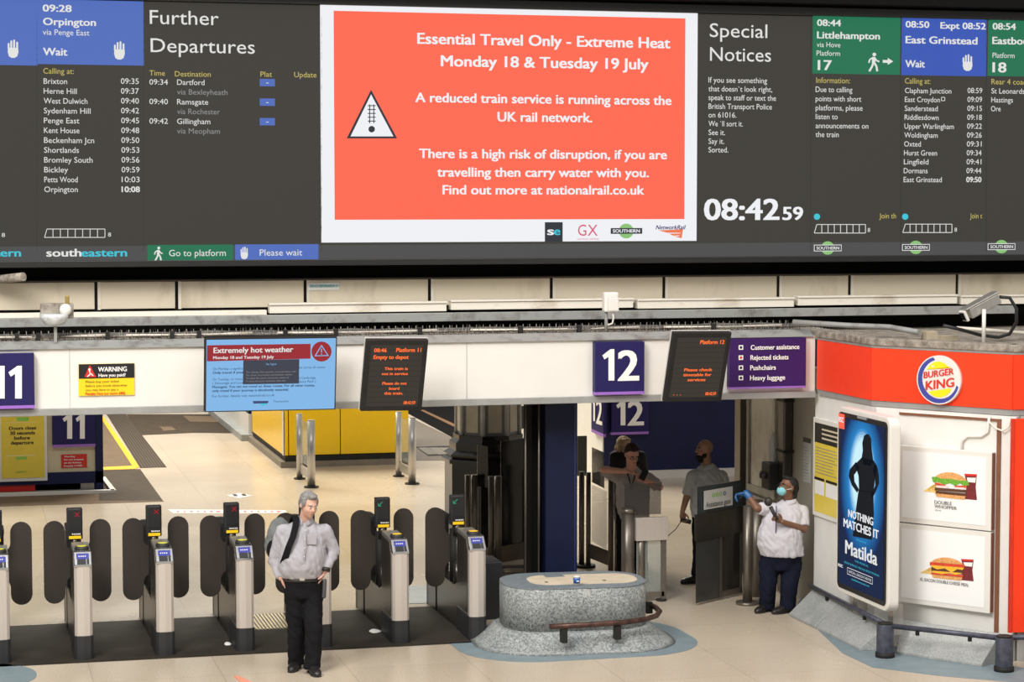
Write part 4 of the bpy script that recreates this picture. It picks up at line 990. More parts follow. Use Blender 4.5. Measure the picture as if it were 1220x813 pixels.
for z in (1.62, 2.2):
    MB().box(9.07, 9.2, wy(946), wy(937), z, z + .03).build('pipe_clip', M_dark, bpy.data.objects['downpipe'], world=False)
nt = thing('paper_notice', 'narrow white printed notice taped to the side wall', 'notice', (9.19, wy(962), 1.5))
ya, yb2 = wy(965.5), wy(957.5); za = atX(961, 522, 9.2).z; zb2 = atX(961, 575, 9.2).z
MB().box(9.194, 9.2, ya, yb2, zb2, za).build('sheet', mat('old_paper', (.50, .50, .47), .6), nt); MB().box(9.19, 9.1995, ya, yb2, za - .05, za).build('black_header', PAL['K'], nt)
Fn = Face((9.1925, yb2, zb2), (0, -1, 0), (0, 0, 1))
for k in range(11): Fn.rect('Gy', .015, .03 + k * .036, (yb2 - ya) * random.uniform(.5, .9), .038 + k * .036, 1, px=False)
Fn.build(nt, 'small_print')
# framed yellow timetable poster
yp = thing('timetable_poster', 'white framed yellow and black timetable poster, partly behind the tall lit poster', 'poster', (9.02, 21.8, 1.1))
XP = 9.02
Fp = Face((XP - .03, 22.3, 0), (0, -1, 0), (0, 0, 1))
c0, c1 = atX(970, 497, XP - .02), atX(1003, 600, XP - .02)
yTop, yBot = c0.z, atX(968.5, 613, XP - .02).z
MB().box(XP - .03, XP, c1.y - .1, c0.y, yBot, yTop).build('frame', M_white, yp, .006)
ym = c0.y - .055; yn = c1.y - .07; h = yTop - yBot - .10; z_ = yBot + .05
Fp = Face((XP - .031, ym, z_), (0, -1, 0), (0, 0, 1)); W_ = ym - yn
Fp.rect('Ygr', 0, 0, W_, h, 1, px=False); Fp.rect('K', 0, h * .78, W_, h, 2, px=False); Fp.rect('K', 0, h * .36, W_ * .35, h * .39, 2, px=False); Fp.rect('K', W_ * .40, h * .36, W_ * .9, h * .39, 2, px=False)
Fp.rect('W', .02, h * .2, W_ * .35, h * .355, 2, px=False); Fp.rect('W', W_ * .40, h * .2, W_ * .9, h * .355, 2, px=False)
for k in range(9): Fp.rect('Gy', .03, h * (.44 + k * .035), W_ * random.uniform(.6, .85), h * (.448 + k * .035), 2, px=False)
for k in range(3): Fp.rect('Beige', W_ * .25, h * (.83 + .05 * k), W_ * .8, h * (.85 + .05 * k), 3, px=False)
Fp.build(yp, 'poster_print')

# ================================================================== RED SHOP
M_red2 = mat('shop_red_dark', (.66, .03, .01), .4)
def seg_fascia(A, B, z0, z1, th_, name, m, parent, bev=0, out=0.0):
    A, B = Vector(A), Vector(B); d = (B - A).normalized(); n = Vector((d.y, -d.x)); q = [A + n * out, B + n * out, B - n * th_, A - n * th_]
    return MB().prism([(p.x, p.y) for p in q], z0, z1).build(name, m, parent, bev)
fA, fB, fC, fD = (8.975, 21.86), (9.0, 20.48), (9.91, 19.19), (12.8, 18.80)
sf = thing('shop_fascia', 'long red illuminated shop fascia wrapping the corner kiosk', 'shop sign', (9.4, 20, 2.4))
for A, B in ((fA, fB), (fB, fC), (fC, fD)):
    dd = (Vector(B) - Vector(A)).normalized() * .004; a_, b_ = Vector(A) + dd, Vector(B) - dd
    seg_fascia(a_, b_, 2.455, 2.985, .16, 'red_panel', M_red if A is not fC else M_red, sf)
    seg_fascia(A, B, 2.395, 2.452, .16, 'lower_trim', M_lip, sf, out=-.012); seg_fascia(A, B, 2.988, 3.012, .16, 'upper_trim', M_lip, sf, out=-.004)
gut = 'dusty capping ledge'
for A, B in ((fA, fB), (fB, fC), (fC, fD)): seg_fascia(A, B, 3.012, 3.085, .14, 'dusty_capping', M_ledge, sf, .01, out=.012)
sp2 = MB()
for A, B in ((fA, fB), (fB, fC), (fC, fD)):
    A, B = Vector(A), Vector(B); L = (B - A).length
    for k in range(int(L / .035)):
        p = A.lerp(B, k * .035 / L); sp2.add([(p.x + .03, p.y, 3.08), (p.x + .034, p.y + .003, 3.08), (p.x + .03 + random.uniform(-.02, .02), p.y + random.uniform(-.02, .02), 3.14 + random.uniform(-.02, .02))], [(0, 1, 2)])
sp2.build('spike', mat('spike_pale', (.5, .5, .5)), sf, kind='stuff')
# round badge
d = (Vector(fC) - Vector(fB)).normalized(); n3 = Vector((d.y, -d.x, 0)); U3 = Vector((d.x, d.y, 0))
Fb = Face(Vector((fB[0], fB[1], 0)) + n3 * .05, U3, (0, 0, 1))
u, v = Fb.px(1118, 453); bc3 = Fb.P(u, v, 0); rr_ = .243
bd = thing('round_badge', 'round white badge with blue crescent, yellow bun halves and red shop name', 'sign', bc3)
MB().cyl(bc3 - n3 * .05, bc3, rr_, n=40).build('badge_disc', M_white, bd)
def bp_(key, pts, L): Fb.poly(key, [(u + a * rr_, v + b * rr_) for a, b in pts], L, px=False)
arc = lambda r, a0, a1, n, cx=0, cy=0: [(cx + r * math.cos(math.radians(a0 + (a1 - a0) * i / n)), cy + r * math.sin(math.radians(a0 + (a1 - a0) * i / n))) for i in range(n + 1)]
bl_out = arc(.95, 105, 345, 26); bl_in = arc(.80, 345, 105, 26, .06, .035)
for i in range(26): bp_('LBK', [bl_out[i], bl_out[i + 1], bl_in[25 - i], bl_in[26 - i]], 1)
bun = arc(.74, 148, 42, 12, .02, .0)
bp_('LY', [(-.56, .40)] + [(x * .88, y * 1.02) for x, y in bun] + [(.56, .58)], 2)
bp_('LY', [(-.45, -.50)] + [(x * .95, y * .98) for x, y in arc(.72, 218, 325, 12, .02, .0)] + [(.56, -.30)], 2)
bp_('W', arc(.09, 30, 130, 5, -.25, .50) + [(-.3, .5)], 3)
for txt, y0, ch, x0, x1 in (('BURGER', .04, .27, -.66, .70), ('KING', -.44, .38, -.56, .72)):
    vs_, fs_, wd_ = glyphs(txt, True); kx = (x1 - x0) / wd_; ky = ch / CAPH
    Fb.mb('LR').add([Fb.P(u + (x0 + p.x * kx) * rr_, v + (y0 + p.y * ky + (p.x * kx) * .17) * rr_, 4 + p.z) for p in vs_], fs_)
Fb.build(bd, 'badge_print')

# tall lit poster panel on the side wall
XM = 8.80
c = [atX(1000, 484, XM), atX(1062, 500, XM), atX(1057, 728, XM), atX(993, 704, XM)]
mt = thing('lit_poster', 'tall rounded white lightbox with dark blue glowing theatre poster', 'poster', (XM, 20.2, .45))
y1_, y0_ = 20.87, 19.56; z0_, z1_ = .45, 2.365
rc = lambda y0, y1, z0, z1, r: [(a, b) for a, b in stadium((y0 + y1) / 2, (z0 + z1) / 2, (y1 - y0) / 2, (z1 - z0) / 2, r, 6)]
MB().extr([(XM, a, b) for a, b in rc(y0_, y1_, z0_, z1_, .10)], (.115, 0, 0)).build('white_case', M_white, mt, .012)
MB().extr([(XM - .006, a, b) for a, b in rc(y0_ + .05, y1_ - .05, z0_ + .05, z1_ - .05, .06)], (.008, 0, 0)).build('black_border', PAL['K'], mt)
Fm = Face((XM - .008, y1_, z0_), (0, -1, 0), (0, 0, 1), .001); WM, HM = y1_ - y0_, z1_ - z0_
Fm.poly('eGl4', [(.10, .10), (WM - .10, .10), (WM - .10, HM - .10), (.10, HM - .10)], 1, px=False)
for i in range(14):      # concentric back-lit halo: the lit print of the poster
    t_ = i / 13; cx, cy = WM * .52, HM * (.62 + .04 * t_); rx, ry = .565 * (1 - t_ * .62), .80 * (1 - t_ * .58)
    ckey = 'halo%d' % i
    col = Vector((.006, .03, .13)).lerp(Vector((.02, .26, .66)), min(1, t_ * 1.5)) if t_ < .60 else Vector((.02, .26, .66)).lerp(Vector((.62, .92, 1.0)), min(1, (t_ - .60) / .30))
    PAL[ckey] = em(ckey, tuple(col), .95)
    pts_ = [(min(max(cx + rx * math.cos(2 * PI * k / 32), .10), WM - .10), min(max(cy + ry * math.sin(2 * PI * k / 32), .10), HM - .10)) for k in range(32)]
    Fm.poly(ckey, pts_, 2 + i * .25, px=False)
# plain generic standing figure
zq = lambda *pts: [(1000 + a / 3.386, 490 + b / 3.386) for a, b in pts]
for q_ in (zq((113, 92), (123, 95), (131, 112), (133, 150), (140, 205), (128, 222), (100, 215), (92, 190), (97, 160), (95, 128), (102, 100)),
           zq((92, 188), (140, 198), (155, 222), (148, 262), (140, 330), (82, 322), (80, 262), (66, 215)),
           zq((70, 205), (84, 228), (62, 258), (64, 285), (82, 316), (74, 330), (52, 298), (40, 262), (44, 236)),
           zq((146, 208), (158, 232), (162, 262), (163, 292), (148, 330), (136, 350), (130, 340), (148, 300), (146, 268), (138, 240)),
           zq((80, 318), (140, 328), (142, 420), (134, 520), (56, 505), (66, 420))):
    Fm.poly('ePk', q_, 7)
def mtext(key, s, x0, x1, y, ch, bold=True, skew=0):
    vs_, fs_, wd_ = glyphs(s, bold); kx = (x1 - x0) * WM / wd_; ky = ch * HM / CAPH
    Fm.mb(key).add([Fm.P(x0 * WM + p.x * kx, y * HM + p.y * ky, 9 + p.z) for p in vs_], fs_)
mtext('eW', 'NOTHING', .27, .74, .425, .042); mtext('eW', 'MATCHES IT', .18, .84, .365, .046); mtext('eText', 'Matilda', .22, .82, .225, .075, True); mtext('eCy', 'ROALD DAHL', .43, .62, .315, .009, False)
mtext('eCy', 'THE MUSICAL', .40, .66, .198, .010, False); mtext('eCy', 'BOOK BY DENNIS KELLY  MUSIC AND LYRICS BY TIM MINCHIN', .2, .86, .170, .011, False); mtext('eText', 'OFFICIAL LONDON THEATRE', .28, .72, .128, .014, False)
mtext('eCy', 'matildathemusical.com', .34, .68, .095, .011, False); mtext('eW', 'RSC', .08, .17, .14, .016)
Fm.rect('eRed', .075, HM * .885, .23, HM * .965, 9, px=False); Fm.text
vs_, fs_, wd_ = glyphs('RSC', True); Fm.mb('eW').add([Fm.P(.09 + p.x * .12 / wd_, HM * .92 + p.y * .075, 11 + p.z) for p in vs_], fs_)
Fm.rect('eGrey', WM * .42, HM * .962, WM * .60, HM * .975, 9, px=False)
fr = [(.26, .118), (.74, .118), (.74, .152), (.26, .152)]
for (a, b), (c_, d_) in zip(fr, fr[1:] + fr[:1]):
    x0_, x1_ = sorted((a * WM, c_ * WM)); yy0, yy1 = sorted((b * HM, d_ * HM)); Fm.rect('eText', x0_ - .003, yy0 - .003, x1_ + .003, yy1 + .003, 9, px=False)
Fm.build(mt, 'poster_print')
for yy in (19.75, 20.62): MB().box(8.915, 9.019, yy - .06, yy + .06, .2, .5).build('support_leg', M_steel, mt)

# menu lightboxes on the diagonal wall
Q0, Q1 = Vector((9.19, 20.14, 0)), Vector((9.80, 19.30, 0)); dq = (Q1 - Q0).normalized(); nq = Vector((dq.y, -dq.x, 0)); LQ = (Q1 - Q0).length
def qbox(s0, s1, z0, z1, o0, o1): return MB().extr([Q0 + dq * a + nq * o0 + Vector((0, 0, z)) for a, z in ((s0, z0), (s1, z0), (s1, z1), (s0, z1))], nq * (o1 - o0))
bg = thing('wall_board', 'tall white board with brown edge strip behind the burger posters', 'board', Q0)
qbox(-.02, LQ + .06, .16, 2.36, -.02, .01).build('board', M_shopw, bg); qbox(LQ + .02, LQ + .06, .16, 2.36, .01, .03).build('edge_strip', mat('brown_edge', (.20, .08, .04), .5), bg)
qbox(-.02, LQ + .06, 2.335, 2.36, .01, .025).build('top_strip', mat('brown_edge', (.2, .1, .1)), bg)
for k, (z0, z1, lb) in enumerate(((1.265, 2.035, 'upper white burger poster frame showing a double burger and cola'), (.455, 1.255, 'lower white burger poster frame showing a cheeseburger meal'))):
    m_ = thing('menu_poster', lb, 'poster', Q0 + Vector((0, 0, z0)), 0, 'burger posters')
    qbox(0, LQ, z0, z1, .015, .085).build('frame', M_white, m_, .005)
    qbox(LQ - .001, LQ + .004, z0 + .01, z1 - .01, .02, .08).build('side_cover', mat('brown_side', (.26, .11, .07), .5), m_)
    qbox(.06, LQ - .06, z0 + .05, z1 - .05, .086, .088).build('print_sheet', mat('sheet_white', (.86, .86, .86), .25, vary=.01), m_)
    Fq = Face(Q0 + nq * .089, dq, (0, 0, 1), .001)
    O = (1133, 576) if k == 0 else (1129, 675.5); ky_ = .86 if k == 0 else .72
    def pp(key, pts, L=1): Fq.poly(key, [(O[0] + a, O[1] + b * ky_ + a * .10) for a, b in pts], L)
    # cup behind
    pp('Cup', [(16, -15), (31, -16), (29.5, 2), (31, 20), (16, 20), (19, 0)], 1); pp('W', [(19, -10), (30, -11), (29, -4), (20, -4)], 2); pp('R', [(16, -15), (31, -16), (30.5, -13), (16.5, -12)], 2)
    # fries
    for a in range(7): pp('Fr', [(-33 + a * 2.6, 15 + a * .1), (-30 + a * 2.6, 15), (-20 + a * 1.5, 6 - a * 1.2), (-22 + a * 1.5, 5 - a)], 1)
    dome = [(-20 + 40 * i / 14, -4 - 11 * math.sin(PI * i / 14) ** .6) for i in range(15)]
    pp('Bun', dome, 3)
    if k == 0:
        pp('Let', [(-23, -6), (-18, -7), (-10, -5), (0, -6), (10, -5), (20, -6), (22, 0), (16, 2), (11, -1), (5, 3), (-1, 0), (-8, 3), (-14, 0), (-21, 1)], 4)
        pp('Tom', [(-19, 1), (-6, 3), (-7, 6), (-19, 4)], 4); pp('Tom', [(4, 3), (19, 1), (19, 4), (6, 6)], 4); pp('On', [(-17, 5), (-2, 4), (-4, 8), (-17, 8)], 5); pp('On', [(3, 5), (16, 4), (16, 8), (5, 8)], 5)
        pp('Br', [(-19, 8), (19, 7), (19, 11), (-19, 12)], 5); pp('Br', [(-18, 12.5), (18, 12), (18, 16), (-18, 16)], 5)
    else:
        pp('Tom', [(-21, -5), (21, -6), (20, -1), (-21, 1)], 4); pp('Ch', [(-20, 0), (20, -1), (18, 3), (12, 2), (5, 9), (-3, 3), (-12, 6), (-18, 3)], 6)
        pp('Br', [(-19, 2), (19, 1), (19, 10), (-19, 10)], 5); pp('Ch', [(-18, 9), (18, 8), (10, 12), (3, 10), (-6, 13), (-16, 12)], 6); pp('Tom', [(-20, 12), (19, 11), (18, 15), (-19, 15)], 5)
    pp('Bun', [(-19, 15.5), (18, 15.5), (16, 21), (-17, 20.5)], 4)
    if k == 0:
        Fq.text('Gy', 'DOUBLE', 1113.5, 600.3, 4.2, 1134, True); Fq.text('Gy', 'WHOPPER', 1113.5, 605.2, 4.0, 1140, True); Fq.text('Gy', '£8.49', 1114, 609, 2, 1121)
    else: Fq.text('Gy', 'XL BACON DOUBLE CHEESE MEAL', 1096, 692, 3.8, 1154.5, True)
    Fq.build(m_, 'food_print')
tag(MB().tube([Q0 + dq * (LQ * s_) + nq * .03 + Vector((0, 0, z)) for s_, z in ((.66, 2.03), (.66, 2.12), (.72, 2.17), (.86, 2.18), (.93, 2.23), (.94, 2.38))], .014, 6).build('white_cable', M_white), 'thin white cable running up from the top burger poster', 'cable')
tag(MB().tube([Q0 + dq * (LQ * s_) + nq * .05 + Vector((0, 0, z)) for s_, z in ((.95, 2.33), (1.02, 2.27), (1.09, 2.25), (1.15, 2.29), (1.17, 2.38))], .010, 6).build('cream_cable', M_trunk), 'looping cream cable hanging under the red fascia corner', 'cable')
# red shutter wall right
rw = thing('red_shutter', 'tall red shutter panel at the right edge under the shop fascia', 'shutter', (10.2, 19.0, .3))
r0 = Vector((9.84, 19.085, 0)); dR = (Vector((13.0, 18.66, 0)) - r0).normalized(); nR = Vector((dR.y, -dR.x, 0))
MB().extr([r0 + dR * a + Vector((0, 0, z)) for a, z in ((.03, .30), (3.0, .30), (3.0, 2.38), (.03, 2.38))], nR * .03).build('red_panel', M_red, rw, .004)
MB().extr([r0 + dR * a + Vector((0, 0, z)) for a, z in ((.0, .30), (.028, .30), (.028, 2.38), (.0, 2.38))], nR * .04).build('edge_bead', M_red2, rw)

# kerb stones, rails and bollards round the shop
kg = 'sloped kerb stones round the shop'
def kerb(A, B, lb, tA=.0, tB=.0):
    A, B = Vector((*A, 0)), Vector((*B, 0)); d = (B - A).normalized(); n_ = Vector((d.y, -d.x, 0))
    prof = [(.0, .0), (.30, .0), (.30, .03), (.02, .29), (.0, .29)]
    A2 = [A + d * (tA * o) + n_ * o + Vector((0, 0, z)) for o, z in prof]; B2 = [B - d * (tB * o) + n_ * o + Vector((0, 0, z)) for o, z in prof]
    tag(MB().loft([A2, B2], False).build('kerb_stone', M_kerb, None, .008), lb, 'kerb stone', kg)
kerb((8.98, 21.86), (8.98, 21.12), 'sloped grey kerb stone at the masked woman’s feet', 0, .0); kerb((8.98, 21.10), (8.98, 19.86), 'sloped grey kerb stone under the tall lit poster', 0, .35)
kerb((9.13, 20.0), (9.78, 19.10), 'sloped grey kerb stone under the burger posters', .45, .15); kerb((10.02, 19.02), (12.0, 18.78), 'sloped grey kerb stone at the right edge, right of the second bollard', .2, 0)
M_rail = mat('scuffed_rail', (.075, .08, .11), .42, .4, vary=.35, scale=14)
def rail(A, B, lb):
    a, b = Vector((*A, .315)), Vector((*B, .315)); t = thing('kerb_rail', lb, 'rail', a, 0, 'bumper rails round the shop')
    MB().cyl(a, b, .026, n=10).build('rail_bar', M_rail, t)
    for f in (.25, .75): p = a.lerp(b, f); MB().box(p.x - .015, p.x + .015, p.y - .015, p.y + .015, .25, .30).build('rail_bracket', M_dark, t)
rail((8.93, 21.9), (8.83, 19.7), 'dark bumper rail on the kerb below the tall lit poster'); rail((8.85, 19.58), (9.58, 18.80), 'dark bumper rail on the kerb below the burger posters'); rail((9.72, 18.78), (12, 18.5), 'dark bumper rail at the right edge below the red shutter')
for k, (x, y) in enumerate([(8.80, 19.62), (9.63, 18.74)]):
    t = thing('bollard', ['scuffed dark steel bollard between the lit poster and burger posters', 'scuffed dark steel bollard below the red shutter, right'][k], 'bollard', (x, y, 0), 0, 'corner bollards')
    MB().cyl((x, y, 0), (x, y, .33), .085, n=20).build('bollard_tube', M_rail, t, .006); MB().cyl((x, y, .33), (x, y, .345), .075, n=20).build('bollard_cap', M_dark, t); MB().cyl((x, y, 0), (x, y, .05), .095, n=20).build('base_collar', M_dark, t)
q = [gz(*p_) for p_ in [(948, 726), (1004, 779), (1040, 796), (1120, 806), (1240, 816), (1240, 800), (1060, 770), (960, 700)]]
struct('trim_kerb_band', MB().prism([(p.x, p.y) for p in q], .0005, .004), M_ring)

# ================================================================== BACKGROUND: kiosk, posts, platform cabinet
kx0, ky0 = 5.33, 36.3
ki = thing('yellow_kiosk', 'bright yellow panelled kiosk beyond the gates', 'kiosk', (kx0, ky0, 0))
xs4 = [kx0 + .08, at(405.5, 520, ky0).x, at(470, 520, ky0).x, at(487, 520, ky0).x]
for a, b in ((0, 1), (1, 3)):
    MB().box(xs4[a] + .008, xs4[b] - .008, ky0, ky0 + .05, .20, 2.4).build('yellow_panel', M_yel, ki, .004)
MB().box(kx0 + .0, kx0 + .07, ky0, ky0 + .08, .20, 2.4).build('corner_panel', M_yel, ki)
MB().box(kx0 - .01, kx0 + .012, ky0 + .0, ky0 + .12, .20, 2.4).build('white_corner_strip', M_white, ki)
for a in range(3): MB().box(kx0, kx0 + .05, ky0 + .13 + a * 1.3, ky0 + 1.42 + a * 1.3, .20, 2.4).build('yellow_panel', M_yel, ki, .004)
MB().box(kx0 + .04, xs4[3] - .04, ky0 + .06, ky0 + 4.1, .02, 2.38).build('kiosk_body', M_dark, ki)
MB().box(kx0 - .06, xs4[3] + .02, ky0 - .05, ky0 + 4.2, .0, .10).build('plinth', mat('plinth_grey', (.22, .19, .15), .5), ki); MB().box(kx0 + .02, xs4[3], ky0 - .02, ky0 + 4.1, .10, .19).build('painted_shadow_strip', M_dark, ki)  # upper dark strip stands in for the shadow under the kiosk panels
hb = thing('blue_hoarding_panel', 'white and blue panel with grey kerb left of the yellow kiosk', 'hoarding', (5.2, 41, 0))
MB().box(5.30, 5.36, 40.6, 45.5, .12, .5).build('white_base', M_white, hb); MB().box(5.30, 5.36, 40.6, 45.5, .5, 2.2).build('blue_board', M_navy, hb)
MB().box(5.15, 5.36, 40.5, 46, 0, .12).build('kerb', M_kerb, hb)
for k, (x, y, x2, y2) in enumerate([(371, 581, 357, 571), (491, 577, 475, 568)]):
    p, q = gz(x, y), gz(x2, y2); t = thing('queue_post', ['left pair of grey metal posts in front of the yellow kiosk', 'right pair of grey metal posts in front of the yellow kiosk'][k], 'post', (p.x, p.y, 0), 0, 'post pairs before the kiosk')
    for r_, (X, Y) in ((.062, (p.x, p.y)), (.05, (q.x, q.y))):
        pm = MB(); post(pm, X, Y, 1.05, r_).build('post', M_steel, t); MB().cyl((X, Y, 0), (X, Y, .02), r_ * 1.9).build('base_disc', M_dark, t); MB().cyl((X, Y, 1.05), (X, Y, 1.06), r_ * .9).build('cap', M_lip, t)
    MB().extr([(p.x, p.y, .10), (q.x, q.y, .10), (q.x, q.y, .24), (p.x, p.y, .24)], (.03, 0, 0)).build('lower_rail', M_steel, t)
    MB().extr([(p.x, p.y, .30), (q.x, q.y, .30), (q.x, q.y, .98), (p.x, p.y, .98)], (.008, 0, 0)).build('glass_panel', M_clear, t)
# left platform cabinet
pc = thing('poster_cabinet', 'navy framed platform 11 cabinet with yellow doors-close poster', 'cabinet', (1.3, 34.05, 0))
xr = at(123, 560, 34.05).x; Fc = Face((0, 34.02, 0), (1, 0, 0), (0, 0, 1), .002)
MB().box(-3, xr, 34.06, 34.5, .30, 2.3).build('back_panel', PAL['Beige'], pc)
MB().box(at(113.5, 550, 34.03).x, xr, 34.03, 35.1, 0, 2.3).build('end_post', M_navy, pc); MB().box(-3, xr, 34.03, 34.4, .13, .31).build('lower_rail', M_navy, pc)
MB().box(-3, xr - .1, 34.2, 34.5, .02, .13).build('void_shade_block', M_black, pc); MB().box(at(-20, 588, 34.1).x, at(42, 588, 34.1).x, 34.06, 34.18, .03, .16).build('red_box', PAL['R'], pc); MB().box(at(96, 580, 34.1).x, at(112, 580, 34.1).x, 34.06, 34.14, .0, .13).build('grey_foot', M_steel, pc)  # black block stands in for the shade below the cabinet rail
MB().box(-3, xr + .15, 33.72, 33.84, 0, .05).build('white_kerb', M_white, pc); MB().extr([(xr + .09, 33.74, 0), (xr + .17, 33.74, 0), (xr + .12, 35.4, 0), (xr + .05, 35.4, 0)], (0, 0, .05)).build('white_kerb', M_white, pc)
MB().box(-3, xr + .08, 33.84, 34.03, 0, .02).build('kerb_bed', M_dark, pc)
MB().box(at(-30, 530, 34.0).x, at(56, 530, 34.0).x, 33.99, 34.05, at(30, 573.5, 34).z, 1.9).build('poster_case', M_white, pc)
Fc = Face((0, 33.985, 0), (1, 0, 0), (0, 0, 1), .002)
Fc.rect('Ygr', 2, 440, 51.5, 570.5, 1); Fc.rect('G', 20, 497, 34, 502, 2); Fc.rect('G', 19, 544, 32, 548, 2)
for i, (s, a, b) in enumerate((('Doors close', 11, 43), ('30 seconds', 12, 41.5), ('before', 17, 35.5), ('departure', 13, 40))): Fc.text('K', s, a, 512.5 + i * 5.8, 4.2, b, True)
Fc.text('G', 'southern', 19, 563.5, 2.4, 31.5, True); Fc.rect('W', 8, 503.2, 42, 503.8, 2); Fc.rect('W', 8, 542.8, 42, 543.4, 2); Fc.build(pc, 'poster_print')
Fc = Face((0, 34.05, 0), (1, 0, 0), (0, 0, 1), .004); Fc.rect('R', 73, 541, 103.5, 558, 1)
for i, s in enumerate(('Warning', 'Do not trespass', 'on the Railway', 'Penalty £1000')): Fc.text('W', s, 76.3, 545.2 + i * 3.7, 2, [89, 99.5, 97, 98][i], True)
Fc.build(pc, 'warning_print')
s11 = thing('small_platform_sign', 'blue 11 sign on the navy framed cabinet beyond the gates', 'sign', (1.8, 34.0, .7))
a, b = at(62.5, 533.5, 33.98), at(113, 470, 33.98)
MB().box(a.x, b.x, 33.98, 34.05, a.z + .04, b.z).build('sign_box', M_signblue, s11); MB().box(a.x, b.x, 33.98, 34.05, a.z, a.z + .04).build('purple_edge', M_purple, s11)
Fc = Face((0, 33.975, 0), (1, 0, 0), (0, 0, 1), .002); digit1(Fc, 'W', 74.5, 80, 86, 523, 30); digit1(Fc, 'W', 90, 95.2, 101, 523, 30); Fc.build(s11)
# hoarding signs 12
s12 = thing('corner_platform_sign', 'blue 12 sign wrapping the corner of the navy hoarding behind the staff', 'sign', (10.1, 33.3, 1))
Y12 = 33.3; a, b = at(728.5, 518.5, Y12), at(773, 460, Y12)
MB().box(a.x, b.x, Y12, Y12 + .1, a.z + .04, b.z).build('front_face', M_signblue, s12); MB().box(a.x, b.x, Y12, Y12 + .1, a.z, a.z + .04).build('purple_edge', M_purple, s12)
Fc = Face((0, Y12 - .004, 0), (1, 0, 0), (0, 0, 1), .002); digit1(Fc, 'W', 734, 739.3, 745, 507, 30); Fc.text('W', '2', 748.5, 507, 30, 766, True); Fc.build(s12)
pA, pB = atX(704.5, 511, 9.98), atX(718.8, 517.5, 9.98)
MB().extr([pA, pB, (pB.x, pB.y, pB.z + .9), (pA.x, pA.y, pA.z + .9)], (.05, .0, 0)).build('angled_face', M_signblue, s12)
MB().extr([pA - Vector((0, 0, .05)), pB - Vector((0, 0, .05)), pB, pA], (.05, .02, 0)).build('purple_edge', M_purple, s12)
Fc = Face(pA - Vector((.012, .006, 0)), Vector((pB.x - pA.x, pB.y - pA.y, 0)), (0, 0, 1), .002); digit1(Fc, 'W', 706, 707.3, 709.3, 502, 30); Fc.text('W', '2', 711, 504.5, 30, 717.5, True); Fc.build(s12)

# ================================================================== PEOPLE
def remesh(mb, voxel, smooth=3, fold=0.0, fscale=.07):
    me = mb.mesh('tmp', None); ob = bpy.data.objects.new('tmp', me); C.objects.link(ob)
    r = ob.modifiers.new('r', 'REMESH'); r.mode = 'VOXEL'; r.voxel_size = voxel
    s_ = ob.modifiers.new('s', 'SMOOTH'); s_.factor = .6; s_.iterations = smooth
    dg = bpy.context.evaluated_depsgraph_get(); m2 = bpy.data.meshes.new_from_object(ob.evaluated_get(dg))
    out = MB()
    nr = [v.normal.copy() for v in m2.vertices]
    for v, n in zip(m2.vertices, nr):
        c = v.co.copy()
        if fold:
            q = Vector((c.x * 1.0, c.y * 1.0, c.z * .8 + .6 * c.x)) / fscale
            c += n * fold * (abs(noise.noise(q)) * 2 - .5 + .5 * noise.noise(q * 2.1))
        out.v.append(c)
    out.f = [tuple(p.vertices) for p in m2.polygons]; out.sm = [True] * len(out.f)
    bpy.data.objects.remove(ob); bpy.data.meshes.remove(me); bpy.data.meshes.remove(m2)
    return out


class Pose:      # local frame of a figure whose +X runs to the right as the camera sees it
    def __init__(s, px, py, Y=None):
        s.o = gz(px, py) if Y is None else Vector((at(px, py, Y).x, Y, 0)); s.rot = -math.atan2(s.o.x, s.o.y)
        s.M = Matrix.Translation(s.o) @ Matrix.Rotation(s.rot, 4, 'Z'); s.I = s.M.inverted()

    def __call__(s, x, y, dy=0.0):
        d = s.I.to_3x3() @ ray(x, y); c = s.I @ Vector((0, 0, HC)); t = (dy - c.y) / d.y
        return c + d * t


def ring(c, rx, ry, yaw=0, n=20):
    return [Vector(c) + Matrix.Rotation(yaw, 3, 'Z') @ Vector((rx * math.cos(2 * PI * k / n), ry * math.sin(2 * PI * k / n), 0)) for k in range(n)]


def add_hand(mb, wrist, d, nrm, side=1, curl=.5, k=1.0):
    d = Vector(d).normalized(); nrm = Vector(nrm); nrm = (nrm - d * nrm.dot(d)).normalized(); ac = d.cross(nrm) * side; w = Vector(wrist)
    Mx = Matrix((ac, d, nrm)).transposed()
    mb.ell(w + d * .052 * k, (.041 * k, .056 * k, .017 * k), Mx, 12, 8)
    for i, (o, l1, l2) in enumerate(((-.029, .036, .032), (-.010, .044, .038), (.010, .041, .036), (.028, .032, .026))):
        a = w + d * .094 * k + ac * o * k; c1 = math.cos(curl), math.sin(curl); c2 = math.cos(curl * 2.1), math.sin(curl * 2.1)
        b = a + (d * c1[0] + nrm * c1[1]) * l1 * k; c = b + (d * c2[0] + nrm * c2[1]) * l2 * k
        mb.cap(a, .0095 * k, b, .0085 * k, 8); mb.cap(b, .0085 * k, c, .007 * k, 8)
    a = w + d * .030 * k - ac * .032 * k; b = a + (d * .7 - ac * .6 + nrm * .3).normalized() * .038 * k; c = b + (d * .9 - ac * .1 + nrm * .5).normalized() * .03 * k
    mb.cap(a, .012 * k, b, .010 * k, 8); mb.cap(b, .010 * k, c, .008 * k, 8)


